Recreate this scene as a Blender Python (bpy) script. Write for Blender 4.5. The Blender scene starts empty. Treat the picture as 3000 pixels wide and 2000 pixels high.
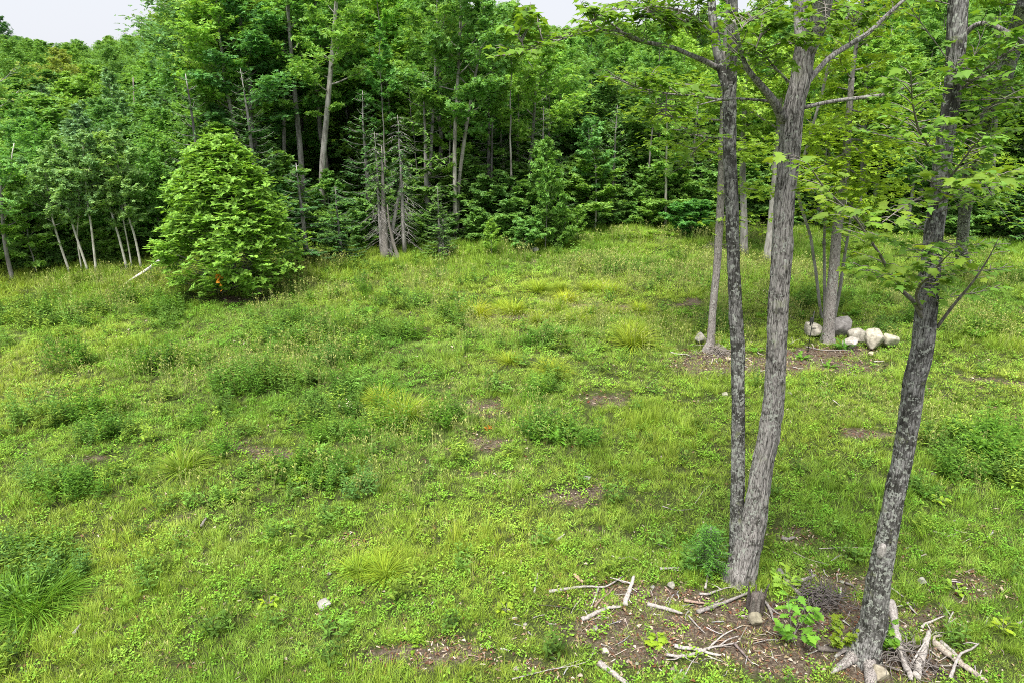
import bpy, math, random
import numpy as np
from mathutils import Vector

# ------------------------------------------------------------------ camera, world, sun, exposure
C = bpy.context.scene
CAM_H, PITCH, F = 7.0, math.radians(20.0), 2000.0        # F: focal length in pixels of the 3000 px wide frame
cam = bpy.data.cameras.new('camera'); camo = bpy.data.objects.new('camera', cam)
C.collection.objects.link(camo); C.camera = camo
cam.sensor_width = 36; cam.lens = 24.0; cam.clip_end = 3000; cam.clip_start = 0.1
camo.location = (0, 0, CAM_H); camo.rotation_euler = (math.pi/2 - PITCH, 0, 0)

W = bpy.data.worlds.new('World'); C.world = W; W.use_nodes = True
wn = W.node_tree; wn.nodes.clear()
sky = wn.nodes.new('ShaderNodeTexSky'); sky.sky_type = 'NISHITA'; sky.sun_disc = False
SUN_EL, SUN_AZ = math.radians(66), math.radians(205)     # azimuth clockwise from +Y
sky.sun_elevation = SUN_EL; sky.sun_rotation = SUN_AZ
sky.air_density = 1.0; sky.dust_density = 4.0; sky.ozone_density = 1.0
cloud = wn.nodes.new('ShaderNodeRGB'); cloud.outputs[0].default_value = (7.3, 7.5, 8.0, 1)
mx = wn.nodes.new('ShaderNodeMix'); mx.data_type = 'RGBA'; mx.inputs[0].default_value = 0.86
bg = wn.nodes.new('ShaderNodeBackground'); bg.inputs[1].default_value = 0.076
wo = wn.nodes.new('ShaderNodeOutputWorld')
wn.links.new(sky.outputs[0], mx.inputs[6]); wn.links.new(cloud.outputs[0], mx.inputs[7])
wn.links.new(mx.outputs[2], bg.inputs[0]); wn.links.new(bg.outputs[0], wo.inputs[0])

sl = bpy.data.lights.new('sun', 'SUN'); so = bpy.data.objects.new('sun', sl); C.collection.objects.link(so)
sl.energy = 4.6; sl.angle = math.radians(30); sl.color = (1.0, 0.965, 0.89)
sd = Vector((math.sin(SUN_AZ)*math.cos(SUN_EL), math.cos(SUN_AZ)*math.cos(SUN_EL), math.sin(SUN_EL)))
so.rotation_euler = sd.to_track_quat('Z', 'Y').to_euler(); so.location = (0, 0, 60)

C.view_settings.view_transform = 'Standard'; C.view_settings.look = 'None'
C.view_settings.gamma = 1.0; C.view_settings.use_curve_mapping = False
C.view_settings.exposure = 0.80
C.render.engine = 'CYCLES'
C.cycles.max_bounces = 6; C.cycles.diffuse_bounces = 4; C.cycles.glossy_bounces = 1
C.cycles.transmission_bounces = 4; C.cycles.transparent_max_bounces = 4
C.cycles.caustics_reflective = False; C.cycles.caustics_refractive = False
C.cycles.use_adaptive_sampling = False
C.cycles.use_denoising = False; C.cycles.denoiser = 'OPENIMAGEDENOISE'
C.cycles.denoising_prefilter = 'ACCURATE'
C.cycles.sample_clamp_indirect = 4.0
C.render.filter_size = 1.2 if hasattr(C.render, 'filter_size') else 1.5
C.cycles.filter_width = 0.95

RG = np.random.default_rng(7)
PI = math.pi

# ------------------------------------------------------------------ noise and terrain
def _hash(ix, iy, iz, s):
    n = (ix.astype(np.int64)*374761393 + iy.astype(np.int64)*668265263 + iz.astype(np.int64)*2147483647 + s*1274126177) & 0xffffffff
    n = ((n ^ (n >> 13))*1274126177) & 0xffffffff
    n = ((n ^ (n >> 16))*2246822519) & 0xffffffff
    return ((n ^ (n >> 15)) & 0xffffff)/float(0xffffff)
def vnoise(x, y, z=0.0, s=0):
    x, y, z = np.broadcast_arrays(np.asarray(x, float), np.asarray(y, float), np.asarray(z, float))
    ix, iy, iz = np.floor(x), np.floor(y), np.floor(z)
    fx, fy, fz = x-ix, y-iy, z-iz
    fx, fy, fz = fx*fx*(3-2*fx), fy*fy*(3-2*fy), fz*fz*(3-2*fz)
    r = 0
    for dx in (0, 1):
        for dy in (0, 1):
            for dz in (0, 1):
                w = (fx if dx else 1-fx)*(fy if dy else 1-fy)*(fz if dz else 1-fz)
                r = r + w*_hash(ix+dx, iy+dy, iz+dz, s)
    return r*2-1
def fbm(x, y, z=0.0, s=0, o=4):
    r, a = 0, 1.0
    for k in range(o):
        r = r + a*vnoise(x*2**k, y*2**k, np.asarray(z)*2**k, s+k); a *= .5
    return r/1.9

def h0(x, y):
    return 0.16*fbm(np.asarray(x)/7.0+3, np.asarray(y)/7.0+1, 0, 11, 3) + 0.10*fbm(np.asarray(x)/1.1, np.asarray(y)/1.1, 0, 5, 3)
def ray(px, py):
    a, b = (px-1500)/F, (1000-py)/F
    return np.array([a, math.cos(PITCH)+b*math.sin(PITCH), -math.sin(PITCH)+b*math.cos(PITCH)])
def gp(px, py, dz=0.0):
    """the point of the ground seen at a pixel of the photograph"""
    d = ray(px, py); z = 0.0
    for _ in range(8):
        t = (z-CAM_H)/d[2]; z = float(height(d[0]*t, d[1]*t))
    return Vector((d[0]*t, d[1]*t, z+dz))
def atY(px, py, Y):
    d = ray(px, py); t = Y/d[1]
    return Vector((d[0]*t, Y, CAM_H+d[2]*t))
height = h0
EDGE_PX = [(-900, 905), (-400, 868), (0, 826), (300, 802), (500, 786), (900, 763), (1150, 752), (1400, 742), (1560, 725), (1750, 698), (1950, 686), (2250, 690), (2600, 712), (3000, 740), (3500, 775), (4000, 810)]
_e = [gp(a, b) for a, b in EDGE_PX]
EX = np.array([p.x for p in _e]); EY = np.array([p.y for p in _e])
_o = np.argsort(EX); EX, EY = EX[_o], EY[_o]
def edge(x):
    return np.interp(x, EX, EY)
def height(x, y):
    x = np.asarray(x, float); y = np.asarray(y, float)
    d = np.clip(y-edge(x)-4, 0, None)
    hill = 9.5*(1-np.exp(-(d/75.0)**1.6))*(1+0.12*fbm(x/40, y/40, 0, 31, 2)) + np.clip(d-150, 0, 400)*0.01
    return h0(x, y) + hill + 0.25*np.exp(-((y-edge(x))/2.0)**2)

# ------------------------------------------------------------------ mesh helpers
class MB:
    def __init__(s): s.V = []; s.F = []; s.M = []; s.n = 0
    def add(s, V, Fc, m=0):
        V = np.asarray(V, np.float32); Fc = np.asarray(Fc, np.int32)
        s.V.append(V); s.F.append(Fc+s.n); s.M.append(np.full(len(Fc), m, np.int32)); s.n += len(V); return s
    def mesh(s, name, mats, smooth=True, origin=None):
        V = np.concatenate(s.V); Fc = np.concatenate(s.F); M = np.concatenate(s.M)
        if origin is not None: V = V-np.array(origin, np.float32)
        me = bpy.data.meshes.new(name)
        me.vertices.add(len(V)); me.vertices.foreach_set('co', V.astype(np.float32).ravel())
        me.loops.add(len(Fc)*3); me.loops.foreach_set('vertex_index', Fc.ravel().astype(np.int32))
        me.polygons.add(len(Fc)); me.polygons.foreach_set('loop_start', np.arange(0, len(Fc)*3, 3, dtype=np.int32))
        me.polygons.foreach_set('material_index', M)
        me.polygons.foreach_set('use_smooth', np.full(len(Fc), smooth))
        for m in (mats if isinstance(mats, (list, tuple)) else [mats]): me.materials.append(m)
        me.update(calc_edges=True)
        return me
COL = C.collection
def link(name, me, parent=None, loc=None, **props):
    o = bpy.data.objects.new(name, me); COL.objects.link(o)
    if parent is not None: o.parent = parent
    if loc is not None: o.location = loc
    for k, v in props.items(): o[k] = v
    return o
def thing(name, loc, label, cat, group=None, rz=0.0):
    o = bpy.data.objects.new(name, None); COL.objects.link(o); o.location = loc; o.rotation_euler = (0, 0, rz)
    o.empty_display_size = .2
    o['label'] = label; o['category'] = cat
    if group: o['group'] = group
    return o
def tag(o, label, cat, group=None):
    o['label'] = label; o['category'] = cat
    if group: o['group'] = group
    return o
def copy_thing(root, loc, rz, scale, label, cat=None, group=None, color=None, tilt=(0, 0)):
    r = root.copy(); COL.objects.link(r); r.location = loc; r.rotation_euler = (tilt[0], tilt[1], rz); r.scale = scale if hasattr(scale, '__len__') else (scale,)*3
    r['label'] = label
    if cat: r['category'] = cat
    if group: r['group'] = group
    elif 'group' in r: del r['group']
    if color is not None: r.color = (*color, 1)
    for ch in KIDS.get(root.name, []):
        c = ch.copy(); COL.objects.link(c); c.parent = r
        if color is not None: c.color = (*color, 1) if ch.name.startswith('crown') else ((sum(color)/3,)*3 + (1,))
    return r
KIDS = {}

def smooth_path(P, n):
    P = np.array([tuple(p) for p in P], float)
    d = np.r_[0, np.cumsum(np.linalg.norm(np.diff(P, axis=0), axis=1))]
    t = np.linspace(0, d[-1], n)
    # Catmull-Rom like smoothing through linear interpolation followed by a blur
    Q = np.stack([np.interp(t, d, P[:, k]) for k in range(3)], 1)
    for _ in range(max(1, n//(len(P)*2))):
        Q[1:-1] = .25*Q[:-2]+.5*Q[1:-1]+.25*Q[2:]
    return Q
def tube(P, R, sides=5, ridge=None, cap=True):
    P = np.asarray(P, float); k = len(P); R = np.broadcast_to(np.asarray(R, float), (k,))
    T = np.gradient(P, axis=0); T /= np.linalg.norm(T, axis=1)[:, None]+1e-9
    ref = np.array([0, 1., 0]) if abs(T[:, 1]).mean() < .8 else np.array([1., 0, 0])
    U = np.cross(T, ref); U /= np.linalg.norm(U, axis=1)[:, None]+1e-9
    Wv = np.cross(T, U)
    a = np.arange(sides)/sides*2*PI
    rr = R[:, None]*np.ones((1, sides))
    if ridge is not None: rr = rr*ridge(P, a, R)
    V = P[:, None, :] + rr[..., None]*(np.cos(a)[None, :, None]*U[:, None, :]+np.sin(a)[None, :, None]*Wv[:, None, :])
    V = V.reshape(-1, 3)
    i = np.arange(k-1)[:, None]*sides; j = np.arange(sides)[None, :]; j2 = (j+1) % sides
    q = np.stack([i+j, i+j2, i+sides+j2, i+sides+j], -1).reshape(-1, 4)
    Fc = np.concatenate([q[:, [0, 1, 2]], q[:, [0, 2, 3]]])
    if cap:
        n = len(V); V = np.vstack([V, P[0], P[-1]]); jj = np.arange(sides); jn = (jj+1) % sides
        Fc = np.vstack([Fc, np.stack([np.full(sides, n), jn, jj], 1), np.stack([np.full(sides, n+1), (k-1)*sides+jj, (k-1)*sides+jn], 1)])
    return V, Fc
def rot_zyx(az, tilt, roll=None):
    """rotation matrices: tilt about x, then spin about z"""
    n = len(az); ca, sa, ct, st = np.cos(az), np.sin(az), np.cos(tilt), np.sin(tilt)
    R = np.zeros((n, 3, 3)); R[:, 0, 0] = ca; R[:, 0, 1] = -sa*ct; R[:, 0, 2] = sa*st
    R[:, 1, 0] = sa; R[:, 1, 1] = ca*ct; R[:, 1, 2] = -ca*st; R[:, 2, 1] = st; R[:, 2, 2] = ct
    if roll is not None:
        cr, sr = np.cos(roll), np.sin(roll); Z = np.zeros((n, 3, 3)); Z[:, 0, 0] = cr; Z[:, 0, 1] = -sr; Z[:, 1, 0] = sr; Z[:, 1, 1] = cr; Z[:, 2, 2] = 1
        R = R @ Z
    return R
def scatter(tv, tf, P, R, S):
    P = np.asarray(P); S = np.asarray(S).reshape(-1, 1, 1)
    V = np.einsum('nij,mj->nmi', R, tv)*S + P[:, None, :]
    Fc = tf[None]+(np.arange(len(P))*len(tv))[:, None, None]
    return V.reshape(-1, 3), Fc.reshape(-1, 3)

# leaf templates, unit size
def rhomb(L=1.0, w=.5, fold=.12, az=0.0, el=0.0, base=0.0):
    v = np.array([[0, base, 0], [-w/2, L*.45, fold*L], [0, L, -.06*L], [w/2, L*.45, fold*L]])
    c, s = math.cos(el), math.sin(el); v = v @ np.array([[1, 0, 0], [0, c, -s], [0, s, c]]).T
    c, s = math.cos(az), math.sin(az); v = v @ np.array([[c, -s, 0], [s, c, 0], [0, 0, 1]]).T
    return v, np.array([[0, 1, 2], [0, 2, 3]])
def tuft(n, L, w, el, seed, base=.05):
    r = np.random.default_rng(seed); m = MB()
    for i in range(n):
        v, f = rhomb(L*r.uniform(.7, 1.1), w, .12, i/n*2*PI+r.uniform(-.4, .4), el+r.uniform(-.35, .35), base); m.add(v, f)
    return np.concatenate(m.V).astype(float), np.concatenate(m.F)
TUFT = tuft(5, 1.0, .55, .15, 1)
OAKTUFT = tuft(6, 1.0, .46, .25, 2, .05)
def maple_leaf():
    # five lobes; base at the origin, pointing to +y, unit length
    o = [(0, 0), (.16, -.06), (.42, .02), (.33, .16), (.58, .36), (.42, .40), (.44, .56), (.22, .50), (.24, .70), (.12, .70), (0, 1.0)]
    L = [(-x, y) for x, y in o[1:-1]][::-1]
    pts = o+L
    v = np.array([[x*1.05, y, -.28*x*x-.10*(y-.4)**2] for x, y in pts]+[[0, .32, .03]])
    n = len(pts); f = np.array([[n, i, (i+1) % n] for i in range(n)])
    return v, f
MLEAF = maple_leaf()
def mleaf_low():
    pts = [(0, 0), (.40, .02), (.30, .2), (.56, .40), (.24, .48), (0, 1.0), (-.24, .48), (-.56, .40), (-.30, .2), (-.40, .02)]
    v = np.array([[x, y, -.3*x*x-.12*(y-.4)**2] for x, y in pts]); n = len(pts)
    f = [[0, 1, 2], [0, 2, 4], [2, 3, 4], [0, 4, 5], [0, 5, 6], [0, 6, 8], [6, 7, 8], [0, 8, 9]]
    return v, np.array(f)
MLOW = mleaf_low()

# ------------------------------------------------------------------ materials
def newmat(name):
    m = bpy.data.materials.new(name); m.use_nodes = True; nt = m.node_tree; nt.nodes.clear(); return m, nt
def N(nt, t, **kw):
    n = nt.nodes.new(t)
    for k, v in kw.items(): setattr(n, k, v)
    return n
def leafmat(name, col, src='object', var=.30, trans=.32, warm=(1.25, 1.02, .7), rough=.55, spec=.25, noise=None):
    """leaf colour x tint of the object (or instance), varied leaf by leaf, part of the light let through"""
    m, nt = newmat(name); L = nt.links
    base = N(nt, 'ShaderNodeRGB'); base.outputs[0].default_value = (*col, 1)
    oi2 = N(nt, 'ShaderNodeObjectInfo'); vr = ramp(nt, [(0.0, (.80, .84, .95)), (.35, (.95, .96, .95)), (.7, (1.05, 1.04, .95)), (1.0, (1.25, 1.14, .92))]); L.new(oi2.outputs['Random'], vr.inputs[0])
    b2 = N(nt, 'ShaderNodeMix', data_type='RGBA', blend_type='MULTIPLY'); b2.inputs[0].default_value = 1 if src == 'object' else .25
    L.new(base.outputs[0], b2.inputs[6]); L.new(vr.outputs[0], b2.inputs[7]); base = b2
    if src == 'object':
        oi = N(nt, 'ShaderNodeObjectInfo'); tint = oi.outputs['Color']
    else:
        at = N(nt, 'ShaderNodeAttribute'); at.attribute_type = 'INSTANCER'; at.attribute_name = 'tint'; tint = at.outputs['Color']
    mul = N(nt, 'ShaderNodeMix', data_type='RGBA', blend_type='MULTIPLY'); mul.inputs[0].default_value = 1
    L.new(base.outputs[2], mul.inputs[6]); L.new(tint, mul.inputs[7])
    geo = N(nt, 'ShaderNodeNewGeometry')
    mr = N(nt, 'ShaderNodeMapRange'); mr.inputs[3].default_value = 1-var; mr.inputs[4].default_value = 1+var*1.1
    L.new(geo.outputs['Random Per Island'], mr.inputs[0])
    sc = N(nt, 'ShaderNodeVectorMath', operation='SCALE'); L.new(mul.outputs[2], sc.inputs[0]); L.new(mr.outputs[0], sc.inputs['Scale'])
    # warm some leaves
    w = N(nt, 'ShaderNodeMath', operation='FRACT'); wm = N(nt, 'ShaderNodeMath', operation='MULTIPLY'); wm.inputs[1].default_value = 7.31
    L.new(geo.outputs['Random Per Island'], wm.inputs[0]); L.new(wm.outputs[0], w.inputs[0])
    wc = N(nt, 'ShaderNodeVectorMath', operation='MULTIPLY'); wc.inputs[1].default_value = warm; L.new(sc.outputs[0], wc.inputs[0])
    mm = N(nt, 'ShaderNodeMix', data_type='RGBA'); L.new(w.outputs[0], mm.inputs[0]); L.new(sc.outputs[0], mm.inputs[6]); L.new(wc.outputs[0], mm.inputs[7])
    pb = N(nt, 'ShaderNodeBsdfPrincipled'); pb.inputs['Roughness'].default_value = rough; pb.inputs['Specular IOR Level'].default_value = spec
    L.new(mm.outputs[2], pb.inputs['Base Color'])
    tr = N(nt, 'ShaderNodeBsdfTranslucent'); tc = N(nt, 'ShaderNodeVectorMath', operation='MULTIPLY'); tc.inputs[1].default_value = (1.25, 1.15, .6)
    L.new(mm.outputs[2], tc.inputs[0]); L.new(tc.outputs[0], tr.inputs['Color'])
    ms = N(nt, 'ShaderNodeMixShader'); ms.inputs[0].default_value = trans
    L.new(pb.outputs[0], ms.inputs[1]); L.new(tr.outputs[0], ms.inputs[2])
    out = N(nt, 'ShaderNodeOutputMaterial'); L.new(ms.outputs[0], out.inputs[0])
    return m
def ramp(nt, stops):
    r = N(nt, 'ShaderNodeValToRGB'); e = r.color_ramp.elements
    while len(e) < len(stops): e.new(.5)
    for k, (p, c) in enumerate(stops): e[k].position = p; e[k].color = (*c, 1) if hasattr(c, '__len__') else (c, c, c, 1)
    return r
def barkmat(name, light=(.40, .375, .365), dark=(.035, .030, .028), moss=.5, lichen=.5, scale=1.0, plates=True):
    m, nt = newmat(name); L = nt.links
    tc = N(nt, 'ShaderNodeTexCoord'); src = tc.outputs['Object']
    mp = N(nt, 'ShaderNodeMapping'); mp.inputs['Scale'].default_value = (1, 1, .16); L.new(src, mp.inputs[0])
    nz = N(nt, 'ShaderNodeTexNoise'); nz.inputs['Scale'].default_value = 46*scale; nz.inputs['Detail'].default_value = 5; nz.inputs['Roughness'].default_value = .65; nz.inputs['Distortion'].default_value = .6
    L.new(mp.outputs[0], nz.inputs[0])
    vo = N(nt, 'ShaderNodeTexVoronoi', feature='DISTANCE_TO_EDGE'); vo.inputs['Scale'].default_value = 30*scale
    wob = N(nt, 'ShaderNodeVectorMath', operation='ADD'); sn = N(nt, 'ShaderNodeTexNoise'); sn.inputs['Scale'].default_value = 14; L.new(mp.outputs[0], sn.inputs[0])
    ss = N(nt, 'ShaderNodeVectorMath', operation='SCALE'); ss.inputs['Scale'].default_value = .07; L.new(sn.outputs['Color'], ss.inputs[0])
    L.new(mp.outputs[0], wob.inputs[0]); L.new(ss.outputs[0], wob.inputs[1]); L.new(wob.outputs[0], vo.inputs[0])
    crack = ramp(nt, [(0.0, 0.0), (.16, 1.0)]); L.new(vo.outputs[0], crack.inputs[0])
    h = N(nt, 'ShaderNodeMath', operation='MULTIPLY_ADD'); h.inputs[1].default_value = .26; L.new(crack.outputs[0], h.inputs[0]); L.new(nz.outputs[0], h.inputs[2])
    col = ramp(nt, [(.42, dark), (.60, tuple((a*.5+b*.5) for a, b in zip(light, dark))), (.86, light)]); L.new(h.outputs[0], col.inputs[0])
    cur = col.outputs[0]
    # dark moss and wet patches
    n2 = N(nt, 'ShaderNodeTexNoise'); n2.inputs['Scale'].default_value = 4.2; n2.inputs['Detail'].default_value = 10; n2.inputs['Roughness'].default_value = .75; L.new(src, n2.inputs[0])
    r2 = ramp(nt, [(.60-.16*moss, 0.0), (.70-.16*moss, 1.0)]); L.new(n2.outputs[0], r2.inputs[0])
    m2 = N(nt, 'ShaderNodeMix', data_type='RGBA'); f2 = N(nt, 'ShaderNodeMath', operation='MULTIPLY'); f2.inputs[1].default_value = .80; L.new(r2.outputs[0], f2.inputs[0])
    L.new(f2.outputs[0], m2.inputs[0]); L.new(cur, m2.inputs[6]); m2.inputs[7].default_value = (.028, .027, .022, 1); cur = m2.outputs[2]
    # pale grey lichen spots and greenish crusts
    n3 = N(nt, 'ShaderNodeTexNoise'); n3.inputs['Scale'].default_value = 19; n3.inputs['Detail'].default_value = 3; n3.inputs['Roughness'].default_value = .6
    o3 = N(nt, 'ShaderNodeVectorMath', operation='ADD'); o3.inputs[1].default_value = (5, 9, 3); L.new(src, o3.inputs[0]); L.new(o3.outputs[0], n3.inputs[0])
    n4 = N(nt, 'ShaderNodeTexNoise'); n4.inputs['Scale'].default_value = 1.3; n4.inputs['Detail'].default_value = 2; L.new(o3.outputs[0], n4.inputs[0])
    a3 = N(nt, 'ShaderNodeMath', operation='MULTIPLY_ADD'); a3.inputs[1].default_value = .35; L.new(n4.outputs[0], a3.inputs[0]); L.new(n3.outputs[0], a3.inputs[2])
    r3 = ramp(nt, [(.80-.06*lichen, 0.0), (.84-.06*lichen, 1.0)]); L.new(a3.outputs[0], r3.inputs[0])
    m3 = N(nt, 'ShaderNodeMix', data_type='RGBA'); f3 = N(nt, 'ShaderNodeMath', operation='MULTIPLY'); f3.inputs[1].default_value = .8; L.new(r3.outputs[0], f3.inputs[0])
    L.new(f3.outputs[0], m3.inputs[0]); L.new(cur, m3.inputs[6]); m3.inputs[7].default_value = (.40, .42, .38, 1); cur = m3.outputs[2]
    n5 = N(nt, 'ShaderNodeTexNoise'); n5.inputs['Scale'].default_value = 3.1; n5.inputs['Detail'].default_value = 6; n5.inputs['Roughness'].default_value = .7
    o5 = N(nt, 'ShaderNodeVectorMath', operation='ADD'); o5.inputs[1].default_value = (15, 2, 33); L.new(src, o5.inputs[0]); L.new(o5.outputs[0], n5.inputs[0])
    r5 = ramp(nt, [(.62, 0.0), (.68, 1.0)]); L.new(n5.outputs[0], r5.inputs[0])
    m5 = N(nt, 'ShaderNodeMix', data_type='RGBA'); f5 = N(nt, 'ShaderNodeMath', operation='MULTIPLY'); f5.inputs[1].default_value = .55*lichen; L.new(r5.outputs[0], f5.inputs[0])
    L.new(f5.outputs[0], m5.inputs[0]); L.new(cur, m5.inputs[6]); m5.inputs[7].default_value = (.26, .29, .15, 1); cur = m5.outputs[2]
    pb = N(nt, 'ShaderNodeBsdfPrincipled'); pb.inputs['Roughness'].default_value = .9; pb.inputs['Specular IOR Level'].default_value = .2
    L.new(cur, pb.inputs['Base Color'])
    bp = N(nt, 'ShaderNodeBump'); bp.inputs['Strength'].default_value = .9; bp.inputs['Distance'].default_value = .012/scale; L.new(h.outputs[0], bp.inputs['Height']); L.new(bp.outputs[0], pb.inputs['Normal'])
    out = N(nt, 'ShaderNodeOutputMaterial'); L.new(pb.outputs[0], out.inputs[0])
    return m
def simplemat(name, c1, c2, scale=8, stretch=(1, 1, 1), rough=.85, bump=.3, dist=.01, tinted=False, lo=.35, hi=.65):
    m, nt = newmat(name); L = nt.links
    tc = N(nt, 'ShaderNodeTexCoord'); mp = N(nt, 'ShaderNodeMapping'); mp.inputs['Scale'].default_value = stretch; L.new(tc.outputs['Object'], mp.inputs[0])
    nz = N(nt, 'ShaderNodeTexNoise'); nz.inputs['Scale'].default_value = scale; nz.inputs['Detail'].default_value = 6; nz.inputs['Roughness'].default_value = .7; L.new(mp.outputs[0], nz.inputs[0])
    r = ramp(nt, [(lo, c1), (hi, c2)]); L.new(nz.outputs[0], r.inputs[0]); cur = r.outputs[0]
    if tinted:
        oi = N(nt, 'ShaderNodeObjectInfo'); mul = N(nt, 'ShaderNodeMix', data_type='RGBA', blend_type='MULTIPLY'); mul.inputs[0].default_value = 1
        L.new(cur, mul.inputs[6]); L.new(oi.outputs['Color'], mul.inputs[7]); cur = mul.outputs[2]
    pb = N(nt, 'ShaderNodeBsdfPrincipled'); pb.inputs['Roughness'].default_value = rough; pb.inputs['Specular IOR Level'].default_value = .25; L.new(cur, pb.inputs['Base Color'])
    bp = N(nt, 'ShaderNodeBump'); bp.inputs['Strength'].default_value = bump; bp.inputs['Distance'].default_value = dist; L.new(nz.outputs[0], bp.inputs['Height']); L.new(bp.outputs[0], pb.inputs['Normal'])
    out = N(nt, 'ShaderNodeOutputMaterial'); L.new(pb.outputs[0], out.inputs[0])
    return m

M = {}
M['leaf'] = leafmat('broad_leaf', (.185, .375, .100), var=.42, trans=.40, warm=(1.15, 1.02, .75))
M['leaf_near'] = leafmat('maple_leaf', (.200, .365, .055), var=.28, trans=.42, warm=(1.15, 1.0, .65))
M['oak_leaf'] = leafmat('oak_leaf', (.240, .455, .075), var=.42, trans=.36, warm=(1.18, 1.05, .75))
M['aspen_leaf'] = leafmat('aspen_leaf', (.225, .400, .160), var=.40, trans=.36, warm=(1.15, 1.0, .8))
M['needle'] = leafmat('needles', (.060, .145, .050), var=.45, trans=.12, warm=(1.4, 1.25, .8))
M['plant'] = leafmat('plant_leaf', (.165, .30, .050), var=.42, spec=.1, rough=.7)
M['grass'] = leafmat('grass_blade', (1, 1, 1), 'instancer', var=.42, trans=.25, warm=(1.12, 1.0, .8), rough=.5)
M['weed'] = leafmat('weed_leaf', (1, 1, 1), 'instancer', var=.42, trans=.22, warm=(1.15, 1.02, .8), spec=.1, rough=.7)
M['chip'] = leafmat('wood_chip', (1, 1, 1), 'instancer', var=.5, trans=.0, warm=(1.25, .9, .75), rough=.9, spec=.1)
M['bark'] = barkmat('maple_bark', moss=.50, lichen=.6)
M['bark_dark'] = barkmat('dark_maple_bark', light=(.33, .32, .315), dark=(.020, .018, .016), moss=1.0, lichen=1.0)
M['bark_grey'] = barkmat('plain_grey_bark', light=(.36, .325, .31), dark=(.05, .043, .04), moss=.0, lichen=.2, scale=1.3)
M['bark_far'] = simplemat('far_bark', (.10, .09, .082), (.36, .345, .33), scale=6, stretch=(1, 1, .25), tinted=True)
M['birch'] = simplemat('pale_birch_bark', (.35, .33, .28), (.68, .66, .60), scale=9, stretch=(1, 1, .6), tinted=True)
M['twig'] = simplemat('twig_bark', (.10, .085, .075), (.26, .24, .22), scale=30, stretch=(1, 1, .4), tinted=True)
M['dead'] = simplemat('weathered_wood', (.17, .155, .145), (.50, .475, .45), scale=38, stretch=(1, 1, 1), bump=.7, dist=.012, tinted=True)
M['rock'] = simplemat('pale_granite', (.20, .19, .175), (.46, .445, .42), scale=9, bump=.6, dist=.03, tinted=True)
M['metal'] = simplemat('dark_metal', (.02, .02, .02), (.05, .05, .05), scale=8, rough=.5)

# ground: dark litter, moss and gravel, greener where grass covers it
def groundmat():
    m, nt = newmat('ground_litter'); L = nt.links
    tc = N(nt, 'ShaderNodeTexCoord'); s = tc.outputs['Object']
    def noise(sc, det, off=(0, 0, 0), ro=.65):
        v = N(nt, 'ShaderNodeVectorMath', operation='ADD'); v.inputs[1].default_value = off; L.new(s, v.inputs[0])
        n = N(nt, 'ShaderNodeTexNoise'); n.inputs['Scale'].default_value = sc; n.inputs['Detail'].default_value = det; n.inputs['Roughness'].default_value = ro; L.new(v.outputs[0], n.inputs[0]); return n.outputs[0]
    a = ramp(nt, [(.30, (.030, .022, .017)), (.48, (.085, .062, .047)), (.62, (.17, .14, .105)), (.74, (.34, .30, .23))]); L.new(noise(28, 6), a.inputs[0])
    b = ramp(nt, [(.35, (.022, .026, .010)), (.7, (.075, .095, .026))]); L.new(noise(40, 5, (4, 4, 0)), b.inputs[0])
    at = N(nt, 'ShaderNodeAttribute'); at.attribute_name = 'cover'
    ad = N(nt, 'ShaderNodeMath', operation='ADD'); L.new(at.outputs['Fac'], ad.inputs[0]); L.new(noise(6, 6, (9, 1, 0), .75), ad.inputs[1])
    r = ramp(nt, [(.70, 0.0), (.90, 1.0)]); L.new(ad.outputs[0], r.inputs[0])
    mm = N(nt, 'ShaderNodeMix', data_type='RGBA'); L.new(r.outputs[0], mm.inputs[0]); L.new(a.outputs[0], mm.inputs[6]); L.new(b.outputs[0], mm.inputs[7])
    pb = N(nt, 'ShaderNodeBsdfPrincipled'); pb.inputs['Roughness'].default_value = .95; pb.inputs['Specular IOR Level'].default_value = .15; L.new(mm.outputs[2], pb.inputs['Base Color'])
    bp = N(nt, 'ShaderNodeBump'); bp.inputs['Strength'].default_value = .8; bp.inputs['Distance'].default_value = .03; L.new(noise(45, 5), bp.inputs['Height']); L.new(bp.outputs[0], pb.inputs['Normal'])
    out = N(nt, 'ShaderNodeOutputMaterial'); L.new(pb.outputs[0], out.inputs[0]); return m
M['ground'] = groundmat()

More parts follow.
